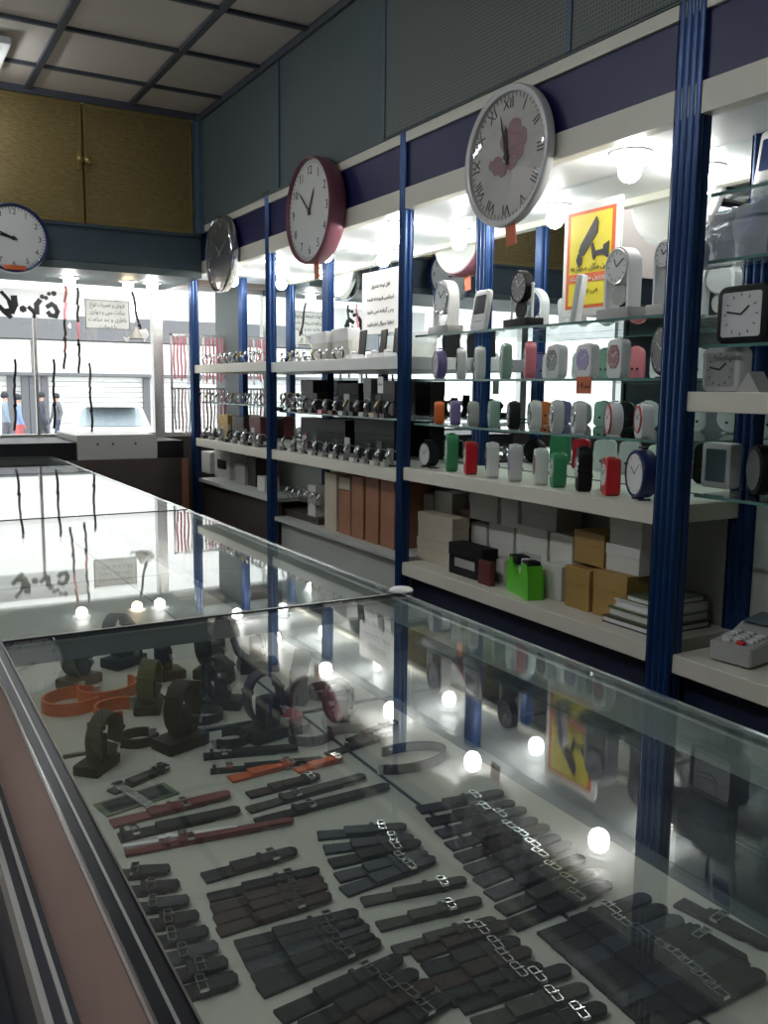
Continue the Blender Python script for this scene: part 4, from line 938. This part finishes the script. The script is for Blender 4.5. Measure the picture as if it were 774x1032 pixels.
def cushion(X, Y, z, lb, grp, m='wbox', w=.036, back='ink', h=.055):
    e = empty('watch_stand', (X, Y, z)); tag(e, lb, 'watch stand', grp)
    MB().box(-.030, .0, -w/2, w/2, 0, .016, bev=.001, seg=1).build('label_block', M[m], e)
    return e
def row(kinds, px0, px1, X, z, rowname, grp, rz=-.3, s=1.0, stands=None, backs=None):
    n = len(kinds)
    for i, k in enumerate(kinds):
        px = px0+(px1-px0)*(i+.5)/n; Yc = fit(px, px+1, 380, z, X)[0]
        dz = 0
        if stands:
            e = empty('watch_stand', (X-.006, Yc, z)); tag(e, f'{stands[i % len(stands)][1]}-fronted stand, {ORD[i]} from the window end of {rowname}', 'watch stand', 'watch stands on '+rowname)
            MB().box(-.040, -.022, -.019, .019, 0, .017, bev=.001, seg=1).build('front_block', M[stands[i % len(stands)][0]], e)
            MB().box(-.022, .042, -.021, .021, 0, .006).build('base', M['ink'], e)
            MB().box(.036, .041, -.023, .023, .006, .060+.012*((i*7) % 3), bev=.001, seg=1).build('back_card', M[('ink', 'gplastic', 'ink', 'screen')[i % 4]], e)
            dz = .006
        put_watch(k, X+(0.0 if stands else .004*((i*5) % 3)), Yc, z+dz, rz+.12*math.sin(i*2.1), f'{WN[k]}, {ORD[i]} from the window end of {rowname}', 'watches on '+rowname, s)
S, SD, B, BD, BR, G_, RS = 'silver', 'silverdark', 'black', 'blackdark', 'brown', 'gold', 'rose'
row([S, BD, SD, S, BD, S, SD, B, BR, S, BD, S, SD], 199, 268, 1.66, .118, "the far bay's top shelf", '', s=1.05)
row([S, G_, S, S, SD, S, G_, S, S, SD, S, S], 202, 268, 1.67, -.087, "the far bay's glass shelf", '', s=1.0)
row([BD, S, SD, B, S, S, SD, S], 207, 268, 1.67, -.290, "the far bay's main shelf", '', s=1.05, stands=[('brown', 'brown'), ('gplastic', 'grey'), ('wbox', 'white')])
row([SD, G_, S, SD, BR, S, S, BD, S], 284, 350, 1.66, .112, "the middle bay's top shelf", '', s=.9)
row([S, SD, BD, S, S, SD, G_, RS, S, BR, B], 284, 400, 1.68, -.108, "the middle bay's glass shelf", '', s=1.0, stands=[('ink', 'black'), ('gplastic', 'grey'), ('cartonp', 'tan'), ('brown', 'brown'), ('pinkp', 'pink'), ('maroon', 'maroon'), ('gplastic', 'grey')])
row([BD, S, S, S, SD, S, S, S, SD, S, S], 284, 401, 1.67, -.285, "the middle bay's main shelf", '', s=1.0, stands=[('gplastic', 'grey'), ('wbox', 'white')])
# black display boxes behind on main and glass shelves, and open boxes on the top shelf of the middle bay
random.seed(4)
for i, (a, b, yt, z0, m_, lb) in enumerate(((302, 350, 422, -.285, 'black', 'long black box behind the watches, nearer the window, main shelf'), (356, 399, 422, -.285, 'black', 'long black box behind the watches beside the middle post, main shelf'),
                                            (303, 316, 383, -.108, 'brown', 'dark brown box behind the watches on the glass shelf'), (340, 362, 386, -.108, 'black', 'black box in the middle behind the watches, glass shelf'),
                                            (366, 374, 381, -.108, 'gplastic', 'upright grey box behind the watches, glass shelf'), (382, 398, 384, -.108, 'brown', 'brown box beside the middle post, glass shelf'))):
    boxes = []; e = carton(a, b, yt, 440, 1.80, .07, m_, lb, zs=z0, grp='boxes behind the middle bay watches')
boxes = []
carton(234, 246, 420, 437, 1.82, .06, 'brown', 'dark brown box behind the far bay watches', zs=-.29, grp='boxes behind the far bay watches'); carton(220, 230, 418, 437, 1.82, .06, 'gold', 'olive-gold box behind the far bay watches', zs=-.29, grp='boxes behind the far bay watches')
carton(251, 263, 420, 437, 1.82, .06, 'maroon', 'maroon box behind the far bay watches', zs=-.29, grp='boxes behind the far bay watches')
def open_box(px0, px1, pyt, lb):
    Yc, W, H = fit(px0, px1, pyt, .112, 1.70)
    e = empty('watch_box', (1.70, Yc, .112), -.25); tag(e, lb, 'watch box', 'open watch boxes on the middle bay top shelf'); W *= .8
    MB().box(-.05, 0, -W/2, W/2, 0, .018, bev=.001, seg=1).build('tray', M['paper'], e)
    MB().box(0, .006, -W/2, W/2, .014, H, T(0, 0, 0) @ Matrix.Rotation(.08, 4, 'Y'), bev=.001, seg=1).build('lid', M['black'], e)
    MB().ball(.016, T(-.026, 0, .024), 12, (1, 1.2, .5)).build('cushion', M['palerim'], e)
    return e
open_box(356, 371, 333, 'open black watch box nearest the white folded board'); open_box(378, 391, 332, 'open black watch box in the middle of the three'); open_box(392, 403, 330, 'open black watch box beside the blue post')
Yc, W, H = fit(312, 334, 336, .112, 1.72)
for (a, b, yt, X0, lb) in ((311, 332, 335, 1.71, 'white box on the top shelf of the middle bay, nearer the window'), (331, 354, 331, 1.715, 'larger white box on the top shelf before the paper notice')):
    Yc, W, H = fit(a, b, yt, .112, X0)
    e = empty('white_box', (X0, Yc, .112), -.12); tag(e, lb, 'box', 'white boxes on the middle bay top shelf')
    MB().box(0, .05, -W*.47, W*.47, 0, H*.82, bev=.002).build('tray', M['wbox'], e); MB().box(-.002, .052, -W*.48, W*.48, H*.62, H, bev=.002).build('lid', M['paper'], e)
# price label
a = atX(384, 388, 1.655); e = empty('price_label', (1.652, a.y, a.z)); tag(e, 'small white printed label hanging under the middle bay top shelf', 'label')
MB().box(0, .001, -.02, .02, -.03, .03).build('card', M['paper'], e); lt = MB(); text_into(lt, shape('تومان'), .014, T(-.001, 0, .004) @ FACE_AISLE); lt.build('lettering', M['ink'], e)
# watches heaped low in the middle bay
random.seed(8)
names = ['cluster watch lying nearest the blue post below the pink clock', 'second watch of the low cluster', 'third watch of the low cluster', 'fourth watch of the low cluster', 'fifth watch of the low cluster', 'last watch of the low cluster, by the brown boxes']
Yq = fit(284, 322, 515, -.53, 1.665)
for i in range(6):
    Yc = Yq[0]+Yq[1]*(.5-(i+.5)/6)
    o = put_watch([S, SD, S, S, SD, S][i], 1.70, Yc, -.515, -.3, 'silver '+names[i], 'watches heaped low in the middle bay', 1.05)
# pink scarf-like tag on glass
e = empty('pink_pouch', (1.69, fit(293, 299, 425, -.285, 1.69)[0], -.285+.005)); tag(e, 'small pink pouch among the watches on the middle main shelf', 'pouch')
e.location.x = 1.752
MB().lathe([(0, 0), (.014, .002), (.017, .02), (.010, .05), (.006, .06), (.011, .072), (.0, .07)], 14).build('cloth', M['pinkp'], e); MB().lathe([(.007, .056), (.009, .059), (.007, .062)], 12).build('tie', M['paper'], e)

# ================================================================== counter contents: straps on the tray
TZ = -.5478
def strap_bm(L, w, t=.004, tail=.28):
    P = [(0, -w/2), (L*.55, -w*.44), (L*.93, -w*.42)]
    P += [(L-.42*w+.42*w*math.sin(a), -.42*w*math.cos(a)) for a in [PI*i/8 for i in range(9)]]
    P += [(L*.93, w*.42), (L*.55, w*.44), (0, w/2)]
    return P
cnt = {}
def strap(x1, y1, x2, y2, w, m, lb, grp, z=TZ, buck=.72, bm_='chrome', th=.0045, w2=None):
    a = atz(x1, y1, z); b = atz(x2, y2, z); d = b-a; L = d.length; ang = math.atan2(d.y, d.x)
    w *= 1.22; e = empty('watch_strap', (a.x, a.y, z), ang); tag(e, lb, 'watch strap', grp)
    q = MB(); q.prism(strap_bm(L*.80, w), th*.8); q.build('lower_piece', M[m], e)
    q = MB(); q.prism([(L*.30+x, y) for x, y in strap_bm(L*.70, w*.96)], th*.8, T(0, 0, th*.85)); q.build('upper_piece', M[m], e)
    bx = L*buck+random.uniform(-.005, .005); hw = w*.55; t0 = th*1.7
    q = MB()
    q.box(bx-.0045, bx-.0033, -hw, hw, t0, t0+.003).box(bx+.0033, bx+.0045, -hw, hw, t0, t0+.003).box(bx-.0045, bx+.0045, -hw, -hw+.0013, t0, t0+.003).box(bx-.0045, bx+.0045, hw-.0013, hw, t0, t0+.003).box(bx-.0045, bx+.006, -.0008, .0008, t0+.001, t0+.004)
    q.build('buckle', M[bm_], e)
    q = MB(); k = L*(buck-.13); q.box(k, k+.005, -w*.53, w*.53, t0*.2, t0+.0012); q.build('keeper', M[m], e)
    return e
def group(f, l, n, w, mats, desc, grp, buck=.72, jit=.0):
    for i in range(n):
        t = i/(n-1) if n > 1 else 0
        q = [f[k]+(l[k]-f[k])*t for k in range(4)]
        m = mats[i % len(mats)]
        nm = {'leather': 'black', 'navyl': 'navy-black', 'brownl': 'dark brown', 'olivel': 'olive-grey', 'redl': 'dark red'}[m]
        strap(q[0], q[1], q[2], q[3]+(i % 2)*jit, w, m, f'{nm} watch strap, {ORD[i]} from the back {desc}' if n > 1 else f'{nm} watch strap {desc}', grp, buck=buck)
group((120, 884, 172, 880), (188, 1004, 240, 990), 8, .0175, ['leather', 'leather', 'navyl'], 'in the column beside the counter frame', 'straps beside the counter frame', buck=.35)
group((205, 887, 299, 861), (205, 887, 299, 861), 1, .018, ['leather'], 'lying alone above the brown group', 'single straps')
group((210, 907, 322, 881), (220, 942, 334, 905), 4, .0135, ['leather', 'brownl', 'brownl', 'brownl'], 'in the brown group near the counter frame', 'brown straps near the frame', jit=2)
group((238, 956, 361, 924), (262, 1002, 383, 953), 5, .0150, ['leather', 'leather', 'navyl'], 'in the black group below the brown ones', 'black straps near the frame', jit=3)
group((320, 844, 410, 837), (346, 901, 438, 869), 5, .0165, ['navyl', 'navyl', 'leather'], 'in the dark group beside the coiled strap', 'dark straps in the middle', jit=3)
group((365, 911, 470, 891), (397, 961, 500, 932), 3, .0135, ['olivel'], 'in the group of three spaced straps', 'spaced grey straps')
group((416, 965, 512, 936), (452, 1010, 546, 976), 4, .0165, ['brownl', 'leather'], 'in the brown group near the tray seam', 'brown straps by the seam', jit=3)
group((281, 1028, 405, 970), (355, 1062, 452, 1008), 4, .0165, ['leather', 'leather', 'brownl'], 'in the group at the lower edge', 'straps at the lower edge', jit=2)
group((463, 1017, 574, 981), (495, 1056, 610, 1020), 3, .0165, ['leather', 'olivel'], 'at the lower edge near the seam', 'straps near the seam')
group((422, 818, 507, 802), (482, 892, 575, 854), 7, .0165, ['navyl', 'leather', 'navyl'], 'in the long group past the tray seam', 'navy straps past the seam', buck=.66, jit=2)
group((493, 905, 588, 868), (515, 935, 615, 895), 3, .0165, ['navyl', 'olivel', 'leather'], 'right after the long navy group', 'straps after the navy group', buck=.66)
group((548, 948, 654, 908), (650, 1040, 768, 985), 8, .0185, ['leather', 'leather', 'navyl'], 'in the wide black group by the far wall', 'black straps by the far wall', buck=.6)
group((684, 911, 775, 958), (664, 925, 752, 975), 2, .0175, ['leather'], 'lying lengthwise beside the front glass', 'lengthwise straps', buck=.5)
# flat straps in the middle
strap(112, 832, 232, 803, .018, 'redl', 'dark red strap with silver chain links across the tray', 'flat straps', buck=.6, bm_='silver')
strap(120, 846, 242, 819, .018, 'leather', 'black strap between the dark red strap and the striped one', 'flat straps', buck=.15)
e = strap(126, 862, 296, 830, .011, 'redl', 'long thin red and white striped strap', 'flat straps', buck=.35)
e2 = strap(124, 855, 240, 838, .006, 'paper', 'thin white band lying beside the striped strap', 'flat straps', buck=.5)
strap(212, 779, 325, 768, .012, 'leather', 'narrow black strap with metal end above the orange strap', 'flat straps', buck=.15)
strap(232, 787, 296, 771, .017, 'orangel', 'bright orange rubber strap lying flat', 'flat straps', buck=.95)
strap(298, 778, 345, 766, .014, 'orangel', 'short orange strap end beside the long black one', 'flat straps', buck=.9)
strap(250, 803, 322, 785, .016, 'brownl', 'light brown strap below the orange strap', 'flat straps', buck=.9)
strap(250, 818, 368, 785, .015, 'olivel', 'grey-green strap with silver buckle in the middle', 'flat straps', buck=.4)
strap(258, 830, 392, 795, .015, 'leather', 'black strap with silver buckle beside the grey-green strap', 'flat straps', buck=.4)
strap(112, 800, 170, 775, .015, 'olivel', 'short olive-grey strap above the dark card', 'flat straps', buck=.9)
# silver bracelet on a dark card
a = atz(138, 806, TZ)
e = empty('strap_card', (a.x, a.y, TZ), .2); tag(e, 'dark green card under a silver bracelet', 'card'); MB().box(-.052, .052, -.022, .022, 0, .002, bev=.0006, seg=1).build('card', M['dgreen'], e); MB().box(-.044, .044, -.016, .016, .002, .0024).build('inner_panel', M['screen'], e)
e = empty('metal_bracelet', (a.x, a.y, TZ+.0026), .25); tag(e, 'silver link bracelet lying across the dark green card', 'bracelet')
q = MB()
for i in range(13): q.box(-.007, .007, -.046+i*.007, -.040+i*.007, 0, .003, bev=.0008, seg=1)
q.build('links', M['silver'], e); MB().box(-.008, .008, .045, .058, 0, .004, bev=.001, seg=1).build('clasp', M['chrome'], e)
# coiled belt-like strap by the seam
def coil(px, py, r, wd, m, lb, sq=.8, turns=.8, a0=.3, z=TZ, rz=0, flat=True):
    c = atz(px, py, z); e = empty('coiled_strap', (c.x, c.y, z), rz); tag(e, lb, 'coiled strap', 'coiled and looped straps')
    n = 26; pts = [(r*math.cos(a0+2*PI*turns*i/n)*(1+.06*i/n), sq*r*math.sin(a0+2*PI*turns*i/n)*(1+.06*i/n), wd/2) for i in range(n+1)]
    MB().ribbon(pts, (0, 0, 1), wd, .0035).build('band', M[m], e)
    p = pts[0]; MB().box(p[0]-.006, p[0]+.006, p[1]-.003, p[1]+.003, 0, wd*1.05, bev=.001, seg=1).build('buckle', M['silver'], e)
    return e
coil(410, 768, .062, .014, 'leather', 'large black strap curled in a ring near the tray seam', sq=.55, turns=.72, a0=-2.6)
# looped straps standing on dark wedge stands towards the back
def stand_loop(px, py, s, m, lb, rz=.3, stand='black', tilt=0):
    c = atz(px, py, TZ); e = empty('strap_stand', (c.x, c.y, TZ), rz); tag(e, lb, 'strap on stand', 'straps looped over small stands')
    MB().box(-.026*s, .026*s, -.017*s, .017*s, 0, .013*s, bev=.003).box(-.010*s, .010*s, -.010*s, .010*s, .013*s, .044*s, bev=.004).build('stand', M[stand], e)
    n = 24; R1 = .030*s
    pts = [(R1*.62*math.cos(a), 0, R1*1.38+R1*.9*math.sin(a)) for a in [-PI/2+.35+(2*PI-.7)*i/n for i in range(n+1)]]
    bd = MB().ribbon(pts, (0, 1, 0), .021*s, .0050).build('band', M[m], e)
    p = pts[3]; MB().box(p[0]-.002, p[0]+.004, -.012*s, .012*s, p[2]-.006, p[2]+.006, bev=.001, seg=1).build('buckle', M['silver'], bd)
    for k in (7, 17):
        p = pts[k]; MB().box(p[0]-.0045, p[0]+.0045, -.0115*s, .0115*s, p[2]-.003, p[2]+.003).build('keeper', M[m], bd)
    bd.rotation_euler = (random.uniform(-.15, .15), random.uniform(-.3, .3), random.uniform(-.35, .35))
    return e
stand_loop(182, 752, 1.45, 'leather', 'large black strap looped on a black stand in the middle of the tray', .35)
stand_loop(270, 742, 1.5, 'navyl', 'large navy-black strap looped on a stand beside the curled ones', .2)
stand_loop(98, 775, 1.2, 'olivel', 'dark olive strap looped on a stand beside the counter frame', .8)
stand_loop(345, 735, 1.2, 'olivel', 'grey strap looped on a stand under the pink reflection', -.3, stand='gplastic')
stand_loop(150, 715, 1.3, 'greenl', 'olive nylon strap looped on a stand behind the large black one', 1.2)
stand_loop(225, 712, 1.3, 'leather', 'black strap looped on a stand farther back, between two others', -.6)
stand_loop(80, 690, 1.4, 'greenl', 'olive-green strap looped on a stand at the back by the frame', .6, stand='brown')
stand_loop(165, 684, 1.4, 'olivel', 'grey-olive strap looped on a stand near the back rail', .1)
stand_loop(215, 680, 1.5, 'leather', 'black strap looped on a stand nearest the back rail', .8)
stand_loop(300, 705, 1.3, 'brownl', 'brown strap looped on a stand near the back, beyond the navy one', .9)
stand_loop(260, 675, 1.5, 'navyl', 'navy strap looped on a stand at the back by the rail', -.2)
stand_loop(125, 670, 1.5, 'leather', 'black strap looped on a stand under the back rail', .5)
for i, (px, py, m, lb, s_, tr, a0, rz) in enumerate(((74, 712, 'orangel', 'orange rubber strap curled beside the counter frame', .050, .8, .2, .3), (108, 700, 'orangel', 'second orange strap curled behind the first', .052, .7, 2.0, .5), (122, 722, 'orangel', 'orange strap end curling beside the black stand', .040, .6, 1.0, -.2),
                                                     (140, 748, 'leather', 'black curled strap between the two stands', .028, .85, .5, 0), (205, 725, 'olivel', 'grey curled strap behind the large black stand', .03, .8, 2.6, 0),
                                                     (232, 748, 'leather', 'black curled strap in front of the navy stand', .03, .7, 3.4, .2), (312, 745, 'navyl', 'navy curled strap beside the navy stand', .032, .8, 1.4, 0), (330, 700, 'leather', 'black curled strap far back beside the brown one', .036, .8, .9, 0), (190, 700, 'brownl', 'brown curled strap far back in the middle', .034, .8, 4.0, 0),
                                                     (288, 728, 'pinkp', 'pinkish curled strap near the navy stand', .026, .6, 4.4, 0))):
    coil(px, py, s_, .022 if m == 'orangel' else .015, m, lb, .85, tr, a0, rz=rz)
strap(205, 764, 300, 756, .018, 'leather', 'short black strap lying below the navy stand', 'flat straps', buck=.2)
strap(330, 762, 395, 742, .014, 'olivel', 'grey strap with a steel clasp near the curled ring', 'flat straps', buck=.8)
strap(352, 748, 400, 730, .014, 'leather', 'black strap reaching towards the curled ring', 'flat straps', buck=.8)
